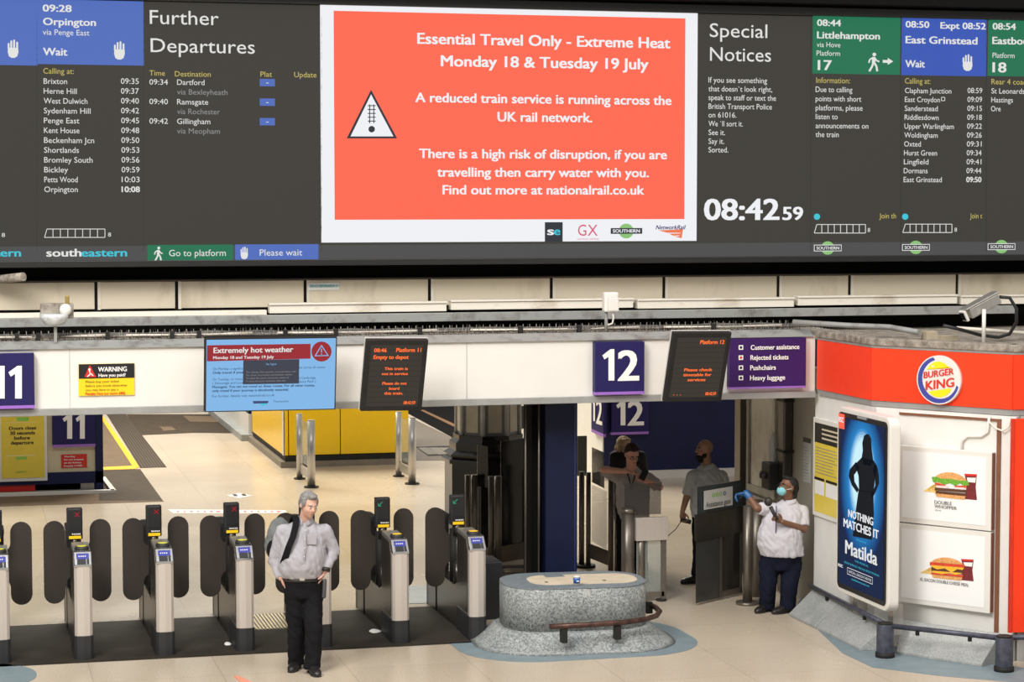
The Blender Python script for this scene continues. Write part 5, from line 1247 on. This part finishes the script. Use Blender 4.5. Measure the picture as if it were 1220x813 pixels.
def head_prims(mb, H, k=1.0, fem=False):
    R3 = H.to_3x3(); e = lambda c, r: mb.ell(H @ (Vector(c) * k), tuple(x * k for x in r), R3, 18, 12)
    e((0, .015, .030), (.076, .094, .087)); e((0, -.022, -.030), (.062, .072, .078)); e((0, -.050, -.088), (.030, .034, .024)); e((0, -.070, .026), (.050, .022, .016))
    e((.034, -.062, -.028), (.024, .024, .026)); e((-.034, -.062, -.028), (.024, .024, .026)); e((0, -.01, -.075), (.052, .060, .035))
    mb.cap(H @ Vector((0, -.088, .012)) * 1, .009 * k, H @ Vector((0, -.108 * k, -.024 * k)), .014 * k, 10)
    e((.012, -.094, -.026), (.009, .010, .008)); e((-.012, -.094, -.026), (.009, .010, .008)); e((0, -.084, -.058), (.026, .012, .013))
    for s_ in (-1, 1): e((s_ * .079, .010, -.008), (.010, .020, .031))


M_eye = mat('eye_white', (.75, .72, .70), .3, vary=0); M_iris = mat('iris_dark', (.03, .02, .015), .2, vary=0)


def figure(t, P, torso, head, neck, arms, legs, mats, sleeve=.45, fold=.006, hands=(True, True), lipc=(.42, .16, .13), gird=1.0, tro_fold=.007, trunk_hem=None, yawt=0.0, extra_body=None):
    skin, shirt, trou, shoe = mats
    body = MB(); H = head
    head_prims(body, H)
    body.cap(neck, .062, H @ Vector((0, .02, -.055)), .056, 16)
    body.loft([ring(c, rx * .82, ry * .82, yawt) for c, rx, ry in torso])
    for (sh, el, wr) in arms:
        body.cap(sh, .052, el, .043); body.cap(el, .043, wr, .030)
        body.cap(Vector(neck) - Vector((0, 0, .06)), .06, sh, .055)
    for (hp, kn, an, toe) in legs:
        body.cap(hp, .08, kn, .055); an = Vector(an); an.z = max(an.z, .07); body.cap(kn, .052, an, .034); body.cap(an - Vector((0, 0, .02)), .026, Vector((an.x, an.y, .045)).lerp(Vector((toe[0], toe[1], .035)), .6), .018)
    if extra_body: extra_body(body)
    bm_ = remesh(body, .0095, 3)
    for i, (sh, el, wr) in enumerate(arms):
        if hands[i]:
            d, nr, sd, cu = hands[i] if isinstance(hands[i], tuple) else ((Vector(wr) - Vector(el)).normalized(), (0, -1, 0), 1, .5)
            add_hand(bm_, wr, d, nr, sd, cu)
    body_o = bm_.build('body', skin, t, world=False)
    # shirt
    sm = MB(); sm.loft([ring(c, rx, ry, yawt) for c, rx, ry in torso])
    for (sh, el, wr) in arms:
        sh, el, wr = Vector(sh), Vector(el), Vector(wr); ch = Vector(torso[-3][0])
        sm.cap(ch.lerp(sh, .35) + Vector((0, 0, -.01)), .085, sh, .070)
        if sleeve < 1: e_ = sh.lerp(el, sleeve * 1.6); sm.cyl(sh, e_, .072, .068, 18)
        else: sm.cap(sh, .070, el, .058); sm.cyl(el, el.lerp(wr, .96), .056, .042, 18)
    so = remesh(sm, .011, 4, fold).build('shirt', shirt, t, world=False)
    # trousers
    tm_ = MB(); hips = torso[0]
    wz = Vector(hips[0]); hl, hr = Vector(legs[0][0]), Vector(legs[1][0])
    tm_.loft([ring((hl + hr) / 2 + Vector((0, 0, -.06)), .15 * gird, .125 * gird, yawt), ring((hl + hr) / 2 + Vector((0, .01, .02)), .19 * gird, .150 * gird, yawt), ring(wz + Vector((0, 0, .02)), hips[1] * .985, hips[2] * .985, yawt)])
    for (hp, kn, an, toe) in legs:
        hp, kn, an = Vector(hp), Vector(kn), Vector(an)
        tm_.cap(hp, .108 * gird, kn, .085 * gird); hem = Vector((an.x, an.y, .045)); tm_.cyl(kn, hem, .085 * gird, .078 * gird, 18); tm_.ell(kn, (.084 * gird,) * 3)
    to = remesh(tm_, .011, 4, tro_fold, .09).build('trousers', trou, t, world=False)
    for (hp, kn, an, toe) in legs:
        an, toe = Vector(an), Vector(toe); d = (toe - an); d.z = 0; d.normalize(); ax_ = Vector((-d.y, d.x, 0)); b0 = Vector((an.x, an.y, 0))
        s_ = MB()
        s_.loft([[b0 + d * (u - .075) + ax_ * (w_ * math.cos(a)) + Vector((0, 0, max(.006, hh * .5 + hh * .5 * math.sin(a)))) for a in [2 * PI * k / 14 for k in range(14)]]
                 for u, w_, hh in ((0, .02, .07), (.015, .040, .10), (.08, .045, .115), (.13, .046, .098), (.18, .050, .082), (.23, .048, .070), (.27, .036, .055), (.29, .012, .035))])
        sh_o = remesh(s_, .007, 3).build('shoe', shoe, t, world=False)
        MB().prism([tuple((b0 + d * (u - .075) + ax_ * w_)[:2]) for u, w_ in ((0, -.02), (0, .02), (.02, .038), (.1, .038), (.2, .049), (.26, .036), (.285, 0), (.26, -.036), (.2, -.049), (.1, -.038), (.02, -.038))][::-1], .0005, .016).build('sole', M_rubber, sh_o, world=False)
    # face
    ws = MB(); ir = MB()
    for s_ in (-1, 1):
        e_ = MB().ell(H @ Vector((s_ * .030, -.083, .004)), (.0125, .008, .0070), H.to_3x3(), 10, 7).build('eye', M_eye, t, world=False)
        MB().ell(H @ Vector((s_ * .030, -.0895, .004)), (.0060, .0035, .0060), H.to_3x3(), 8, 6).build('iris', M_iris, e_, world=False)
    MB().ell(H @ Vector((0, -.0945, -.057)), (.021, .005, .0065), H.to_3x3(), 12, 6).build('lips', mat('lip_%.2f' % lipc[0], lipc, .5), t, world=False)
    return body_o, so, to


def head_M(c, yaw, pitch=0, roll=0): return Matrix.Translation(c) @ Matrix.Rotation(math.radians(yaw), 4, 'Z') @ Matrix.Rotation(math.radians(pitch), 4, 'X') @ Matrix.Rotation(math.radians(roll), 4, 'Y')


def hair(t, H, m, prims, vox=.008, fold=.004):
    mb = MB()
    for c, r in prims: mb.ell(H @ Vector(c), r, H.to_3x3(), 18, 12)
    return remesh(mb, vox, 2, fold, .02).build('hair', m, t, world=False)


def brows(t, H, m):
    for s_ in (-1, 1): MB().tube([H @ Vector(p) for p in ((s_ * .014, -.093, .022), (s_ * .030, -.092, .028), (s_ * .046, -.080, .023))], .0045, 6).build('eyebrow', m, t, world=False)


def glasses(t, H, m):
    g_ = None
    mb = MB()
    for s_ in (-1, 1):
        mb.tube([H @ Vector((s_ * .032 + .022 * math.cos(a), -.104 + .006 * abs(math.cos(a)), .003 + .016 * math.sin(a))) for a in [2 * PI * k / 12 for k in range(13)]], .0022, 5)
        mb.tube([H @ Vector(p) for p in ((s_ * .054, -.098, .006), (s_ * .072, -.05, .008), (s_ * .082, .0, .004))], .0022, 5)
    mb.tube([H @ Vector((-.011, -.106, .005)), H @ Vector((.011, -.106, .005))], .0022, 5)
    return mb.build('glasses', m, t, world=False, kind='stuff')


def collar(t, c, m, r=.068, tilt=0.0, yaw=0.0):
    Rz = Matrix.Rotation(yaw, 3, 'Z'); mb = MB(); n = 20; out = []
    lo, hi = [], []
    for k in range(n + 1):
        a = -PI / 2 + .22 + (2 * PI - .44) * k / n; fr = max(0, -math.sin(a))
        p = Vector((math.cos(a), math.sin(a), 0)); lo.append(Vector(c) + Rz @ (p * (r + .022 + .012 * fr) + Vector((0, 0, -.012 - .035 * fr ** 3)))); hi.append(Vector(c) + Rz @ (p * r + Vector((0, 0, .035 - .012 * fr))))
    mb.add(lo + hi, [(k, k + 1, n + 2 + k, n + 1 + k) for k in range(n)], True)
    o = mb.build('collar', m, t, world=False); s_ = o.modifiers.new('solid', 'SOLIDIFY'); s_.thickness = .006
    return o


def striped(name, a, b, n=55):
    m = bpy.data.materials.new(name); m.use_nodes = True; nn = m.node_tree.nodes; l = m.node_tree.links; bs = nn['Principled BSDF']; bs.inputs['Roughness'].default_value = .85
    tc = nn.new('ShaderNodeTexCoord'); wv = nn.new('ShaderNodeTexWave'); wv.inputs['Scale'].default_value = n; wv.inputs['Distortion'].default_value = .6; l.new(tc.outputs['Object'], wv.inputs['Vector'])
    cr = nn.new('ShaderNodeValToRGB'); cr.color_ramp.elements[0].color = (*a, 1); cr.color_ramp.elements[1].color = (*b, 1); l.new(wv.outputs['Fac'], cr.inputs[0]); l.new(cr.outputs[0], bs.inputs['Base Color'])
    return m


skinA = mat('skin_ruddy', (.62, .36, .27), .55, vary=.06, scale=12); skinB = mat('skin_tan', (.78, .40, .29), .55, vary=.06, scale=12); skinC = mat('skin_brown', (.38, .19, .115), .45, vary=.08, scale=12); skinD = mat('skin_deep', (.19, .09, .052), .45, vary=.08, scale=12)
skinE = mat('skin_fair', (.60, .40, .31), .55, vary=.05, scale=12)
blackcloth = mat('black_trouser_cloth', (.010, .010, .012), .9, vary=.2, spec=.12); navycloth = mat('navy_trouser_cloth', (.009, .011, .024), .9, vary=.2, spec=.12)
shoeblack = mat('black_leather', (.012, .011, .011), .45, vary=.2)
V = Vector

# --- 1: walking man in the foreground
P = Pose(362, 800); t = thing('person', 'grey-haired man in striped grey shirt and black trousers walking out, backpack on one shoulder', 'person', P.o, P.rot)
sh_m = striped('lilac_stripe_shirt', (.30, .29, .325), (.47, .455, .49))
H = head_M(P(368, 602, -.07), 28, 14, 4); nk = P(363, 624, .01)
tor = [(P(360, 688, -.01), .200, .160), (P(359, 676, -.03), .222, .185), (P(360, 660, -.03), .222, .180), (P(361, 645, -.01), .215, .150), (P(362, 633, .0), .200, .125), (P(362, 626, .01), .150, .095), (P(363, 620, .02), .075, .072)]
arms = [(P(337, 633, .02), P(326, 668, .06), P(335, 689, -.03)), (P(388, 633, .02), P(398, 657, .05), P(387, 681, -.06))]
legs = [(P(351, 704, .0), P(353, 750, .03), P(353, 788, .12), P(347, 797, -.06)), (P(372, 704, 0), P(374, 750, -.10), P(372, 797, -.10), P(380, 806, -.32))]
bo, so, to = figure(t, P, tor, H, nk, arms, legs, (skinA, sh_m, blackcloth, shoeblack), 1.0, .009, hands=((V((.45, .05, -1)), (1, 0, 0), 1, .3), (V((-.5, .0, -1)), (-1, 0, 0), 1, .3)), gird=1.0, tro_fold=.011)
hairg = mat('grey_hair', (.22, .21, .20), .8, vary=.45, scale=60)
hair(t, H, hairg, [((0, .028, .045), (.083, .094, .085)), ((0, .06, .0), (.078, .062, .075)), ((.0, -.035, .098), (.055, .045, .028)), ((-.070, .0, .03), (.016, .045, .05)), ((.070, .0, .03), (.016, .045, .05))])
brows(t, H, hairg); collar(t, P(363, 620, .01), sh_m, .070)
MB().tube([P(364 - .25 * i, 626 + i * 7.2, -.135 - .075 * math.sin(i / 8.5 * PI) - .012) for i in range(9)], .009, 5).build('placket', mat('placket_grey', (.38, .37, .40), .85), t, world=False)
bt2 = None
for i in range(6):
    q = P(364 - .5 * i, 632 + i * 10.5, -.165 - .075 * math.sin((i * 1.45 + .8) / 8.5 * PI)); MB().cyl(q, q + V((0, -.006, 0)), .006, n=8).build('button', M_white, t, world=False)
MB().loft([ring(P(360, 687, -.005), .196, .158), ring(P(360, 691, -.005), .196, .158)]).build('belt', mat('belt_black', (.02, .018, .016), .4), t, world=False)
q = P(360, 690, -.172); MB().box(q.x - .025, q.x + .025, q.y - .008, q.y + .004, q.z - .018, q.z + .018).build('buckle', M_chrome, t, .003, world=False)
MB().cap(P(387, 692, -.13), .018, P(386, 711, -.15), .020).build('belt_pouch', mat('pouch_grey', (.06, .06, .065), .5), t, world=False)
w0, w1 = P(388.5, 677, -.07), P(388, 681, -.082); MB().cyl(w0, w1, .042, n=14).build('wristwatch', shoeblack, t, world=False)
MB().cbox(Matrix.Translation(P(371, 643, -.163)) @ Matrix.Rotation(.1, 4, 'Z'), .095, .010, .10).build('shirt_pocket', sh_m, t, .004, world=False)
bp = thing('backpack', 'grey and black backpack hanging off the walking man’s right shoulder', 'backpack', P.M @ P(334, 650, .2), P.rot)
off = -(P(334, 650, .2))
pk = MB().ell(P(333, 642, .23), (.125, .085, .21)).ell(P(331, 650, .24), (.13, .095, .16)).xf(Matrix.Translation(off)); remesh(pk, .01, 3, .006).build('pack_body', mat('pack_grey', (.16, .17, .17), .8, vary=.25), bp, world=False)
MB().ell(P(327, 655, .19), (.075, .07, .11)).xf(Matrix.Translation(off)).build('front_pocket', blackcloth, bp, world=False)
def strap(pts, w_, m, nm, par, o=V((0, 0, 0))):
    mb = MB(); rs = []
    for i, p in enumerate(pts):
        d = (pts[min(i + 1, len(pts) - 1)] - pts[max(i - 1, 0)]).normalized(); sd = V((1, 0, 0)); sd = (sd - d * sd.dot(d)).normalized(); up = d.cross(sd) * .008
        rs.append([p + o - sd * w_ + up, p + o + sd * w_ + up, p + o + sd * w_ - up, p + o - sd * w_ - up])
    return mb.loft(rs, False).build(nm, m, par, world=False)
strap([P(348, 622, .14), P(351, 615.5, .05), P(353, 619, -.075), P(352, 628, -.135), P(349, 640, -.172), P(344, 652, -.195), P(340, 664, -.175), P(337, 672, -.08), P(334, 672, .08)], .030, blackcloth, 'shoulder_strap', bp, off)

# --- 2: bald bearded man
P = Pose(838, 695); t = thing('person', 'bald bearded man in grey short-sleeved shirt standing side-on behind the assistance gate', 'person', P.o, P.rot)
gsh = mat('grey_shirt', (.52, .53, .54), .85, vary=.08, scale=8)
H = head_M(P(839, 536, -.02), -62, -3); nk = P(842, 558, .02)
tor = [(P(843, 617, 0), .19, .165), (P(842, 602, -.02), .20, .185), (P(842, 588, -.02), .20, .18), (P(843, 575, 0), .195, .155), (P(843, 566, 0), .185, .125), (P(843, 560, .01), .14, .10), (P(843, 554, .02), .078, .074)]
arms = [(P(825, 567, -.08), P(818, 593, -.10), P(813, 610, -.17)), (P(860, 567, .03), P(866, 590, .05), P(862, 610, -.06))]
legs = [(P(835, 630, .02), P(834, 660, 0), P(831, 688, 0), P(812, 694, -.08)), (P(852, 630, .04), P(852, 662, .05), P(851, 688, .14), P(834, 692, .08))]
figure(t, P, tor, H, nk, arms, legs, (skinC, gsh, blackcloth, shoeblack), .55, .009, hands=((V((.1, -.1, -1)), (.4, -1, 0), 1, .9), (V((0, -.3, -1)), (-1, 0, 0), 1, .4)), lipc=(.16, .06, .05))
beard = mat('black_beard', (.012, .010, .009), .9, vary=.3)
mb = MB()
for c, r in (((0, -.060, -.092), (.050, .045, .040)), ((0, -.045, -.125), (.038, .038, .035)), ((.048, -.020, -.062), (.018, .034, .038)), ((-.048, -.020, -.062), (.018, .034, .038)), ((0, -.092, -.044), (.028, .008, .007))): mb.ell(H @ V(c), r, H.to_3x3())
remesh(mb, .007, 2, .004, .02).build('beard', beard, t, world=False); brows(t, H, beard); collar(t, P(843, 556, .01), gsh, .072, 0, -.8)
q = P.M @ P(817, 621, -.2)
rd_ = thing('handheld_radio', 'black handheld device with a thin cord in the bald man’s hand', 'radio', q, P.rot)
MB().cbox(Matrix.Rotation(.2, 4, 'Y'), .13, .035, .05).build('radio_body', M_rubber, rd_, .008, world=False)
MB().tube([V((-.05, 0, 0)), V((-.12, -.02, -.10)), V((-.20, -.03, -.17)), V((-.27, -.02, -.24))], .005, 5).build('cord', M_rubber, rd_, world=False)

# --- 3: woman with mask and microphone
P = Pose(926, 730); t = thing('person', 'woman in white shirt and blue face mask resting a gloved hand on the gate', 'person', P.o, P.rot)
wsh = mat('white_shirt', (.58, .56, .61), .85, vary=.05, scale=8)
H = head_M(P(938, 581, .0), -50, -16, 0); nk = P(940, 601, .05)
tor = [(P(932, 662, .0), .235, .20), (P(929, 650, -.02), .250, .215), (P(929, 636, -.03), .245, .21), (P(932, 622, -.02), .225, .185), (P(935, 609, .0), .205, .145), (P(937, 602, .02), .155, .11), (P(940, 596, .04), .080, .078)]
arms = [(P(915, 607, -.02), P(902, 606, -.12), P(890, 589, -.02)), (P(956, 609, .02), P(958, 631, -.06), P(932, 622, -.27))]
legs = [(P(917, 672, .0), P(915, 696, -.02), P(914, 718, .06), P(903, 726, -.08)), (P(943, 672, .02), P(940, 698, -.02), P(938, 726, .0), P(922, 736, -.12))]
figure(t, P, tor, H, nk, arms, legs, (skinD, wsh, navycloth, shoeblack), .52, .009, hands=(False, (V((-.85, -.1, .5)), (-.2, -1, 0), -1, 1.0)), lipc=(.2, .07, .06), gird=1.12)
hm = mat('black_hair', (.008, .007, .007), .7, vary=.3)
hair(t, H, hm, [((0, .035, .045), (.086, .092, .083)), ((0, .085, .0), (.075, .055, .08)), ((0, .10, -.07), (.055, .045, .07)), ((0, -.03, .095), (.06, .05, .025))])
remesh(MB().ell(H @ V((0, -.066, -.052)), (.060, .052, .052), H.to_3x3()), .006, 2).build('face_mask', mat('mask_blue', (.24, .60, .68), .7, vary=.08), t, world=False)
for s_ in (-1, 1): MB().tube([H @ V(p) for p in ((s_ * .058, -.055, -.03), (s_ * .078, -.01, -.01), (s_ * .084, .015, .0))], .003, 5).build('ear_loop', M_white, t, world=False)
glasses(t, H, shoeblack); brows(t, H, hm); collar(t, P(940, 598, .03), wsh, .074, 0, -.7)
gl = MB(); gl.cap(P(893, 593, -.04), .040, P(889, 588, -.02), .038); g2 = MB(); add_hand(gl, P(889, 588, -.02), V((-.85, .1, -.15)), (-.1, -.3, -1), 1, .95, 1.05)
gl.build('blue_glove', mat('nitrile_blue', (.02, .11, .30), .4, vary=.1), t, world=False)
MB().tube([P(925 - .2 * i, 603 + i * 8, -.125 - .11 * math.sin((i + .6) / 7.5 * PI)) for i in range(7)], .006, 5).build('placket', mat('violet_trim', (.12, .10, .22), .8), t, world=False)
mc = thing('microphone', 'black handheld microphone held up by the masked woman', 'microphone', P.M @ P(921, 611, -.33), P.rot)
o_ = -P(921, 611, -.33)
MB().cyl(P(926, 620, -.33) + o_, P(918, 604, -.33) + o_, .018, .022).build('handle', M_rubber, mc, world=False); MB().ell(P(915.5, 598, -.33) + o_, (.045, .045, .05)).build('grille_head', mat('mic_grille', (.05, .045, .04), .5, .5), mc, world=False)

# --- 4: man leaning with a phone
P = Pose(753, 690, 24.35); t = thing('person', 'man with glasses in grey shirt leaning on the barrier and looking down at a phone', 'person', P.o, P.rot)
gs2 = mat('warm_grey_shirt', (.48, .44, .42), .85, vary=.08, scale=8)
H = head_M(P(753, 542, -.13), 22, 24, 0); nk = P(753, 562, -.02)
tor = [(P(755, 618, 0), .185, .15), (P(754, 603, -.02), .195, .16), (P(754, 588, -.02), .20, .155), (P(754, 577, -.01), .20, .14), (P(754, 569, 0), .19, .12), (P(753, 563, 0), .14, .09), (P(753, 557, .0), .074, .070)]
arms = [(P(735, 569, -.02), P(719, 560, -.22), P(746, 562, -.34)), (P(773, 570, -.02), P(786, 581, -.12), P(768, 573, -.33))]
z0 = 0.0
legs = [(V((-.09, .02, .84)), V((-.10, -.02, .46)), V((-.10, .03, .09)), V((-.15, -.14, 0))), (V((.09, .02, .84)), V((.10, 0, .46)), V((.11, .06, .09)), V((.16, -.10, 0)))]
figure(t, P, tor, H, nk, arms, legs, (skinB, gs2, blackcloth, shoeblack), .55, .008, hands=((V((.9, -.2, -.15)), (0, -.3, -1), 1, .4), (V((-.8, -.35, .35)), (.2, -.6, .6), -1, .6)))
hb2 = mat('brown_hair', (.030, .015, .010), .8, vary=.4, scale=50)
hair(t, H, hb2, [((0, .030, .048), (.084, .092, .084)), ((0, .06, .0), (.078, .06, .07)), ((0, -.04, .098), (.058, .045, .028))]); glasses(t, H, shoeblack); brows(t, H, hb2); collar(t, P(753, 560, -.01), gs2, .070)
strap([P(747, 563, -.09), P(750, 572, -.165), P(752, 584, -.185), P(755, 572, -.165), P(758, 563, -.09)], .006, blackcloth, 'lanyard', t)
ph = thing('mobile_phone', 'black mobile phone held by the man leaning on the barrier', 'phone', P.M @ P(767, 566, -.40), P.rot)
MB().cbox(Matrix.Rotation(.5, 4, 'Y') @ Matrix.Rotation(-.7, 4, 'X'), .075, .010, .15).build('phone_body', M_rubber, ph, .004, world=False)

# --- 5: blonde person mostly hidden
P = Pose(742, 672, 25.35); t = thing('person', 'blonde person with hair tied back, mostly hidden behind the man on the phone', 'person', P.o, P.rot)
H = head_M(P(744, 533, 0), 30, 5); nk = P(746, 556, .02); dsh = mat('dark_top', (.03, .028, .03), .85)
tor = [(V((0.06, 0, .92)), .15, .12), (V((.06, 0, 1.05)), .15, .12), (V((.06, 0, 1.2)), .16, .12), (V((.06, 0, 1.30)), .17, .11), (V((.06, 0, 1.37)), .16, .10), (V((.06, 0, 1.42)), .11, .08), (V((.05, 0, 1.46)), .065, .06)]
arms = [(V((-.10, 0, 1.36)), V((-.13, .02, 1.10)), V((-.10, -.12, .90))), (V((.22, 0, 1.36)), V((.26, .02, 1.10)), V((.2, -.12, .92)))]
legs = [(V((-.03, 0, .84)), V((-.03, -.01, .46)), V((-.03, .03, .09)), V((-.05, -.15, 0))), (V((.15, 0, .84)), V((.15, 0, .46)), V((.15, .04, .09)), V((.17, -.13, 0)))]
figure(t, P, tor, H, nk, arms, legs, (skinE, dsh, blackcloth, shoeblack), 1.0, .005, gird=.85)
hair(t, H, mat('blonde_hair', (.50, .34, .18), .7, vary=.3, scale=60), [((0, .030, .045), (.088, .098, .09)), ((0, .09, .02), (.05, .05, .06)), ((-.03, .12, -.06), (.035, .04, .09)), ((-.075, .0, -.01), (.02, .05, .06)), ((0, -.04, .10), (.06, .045, .02))])
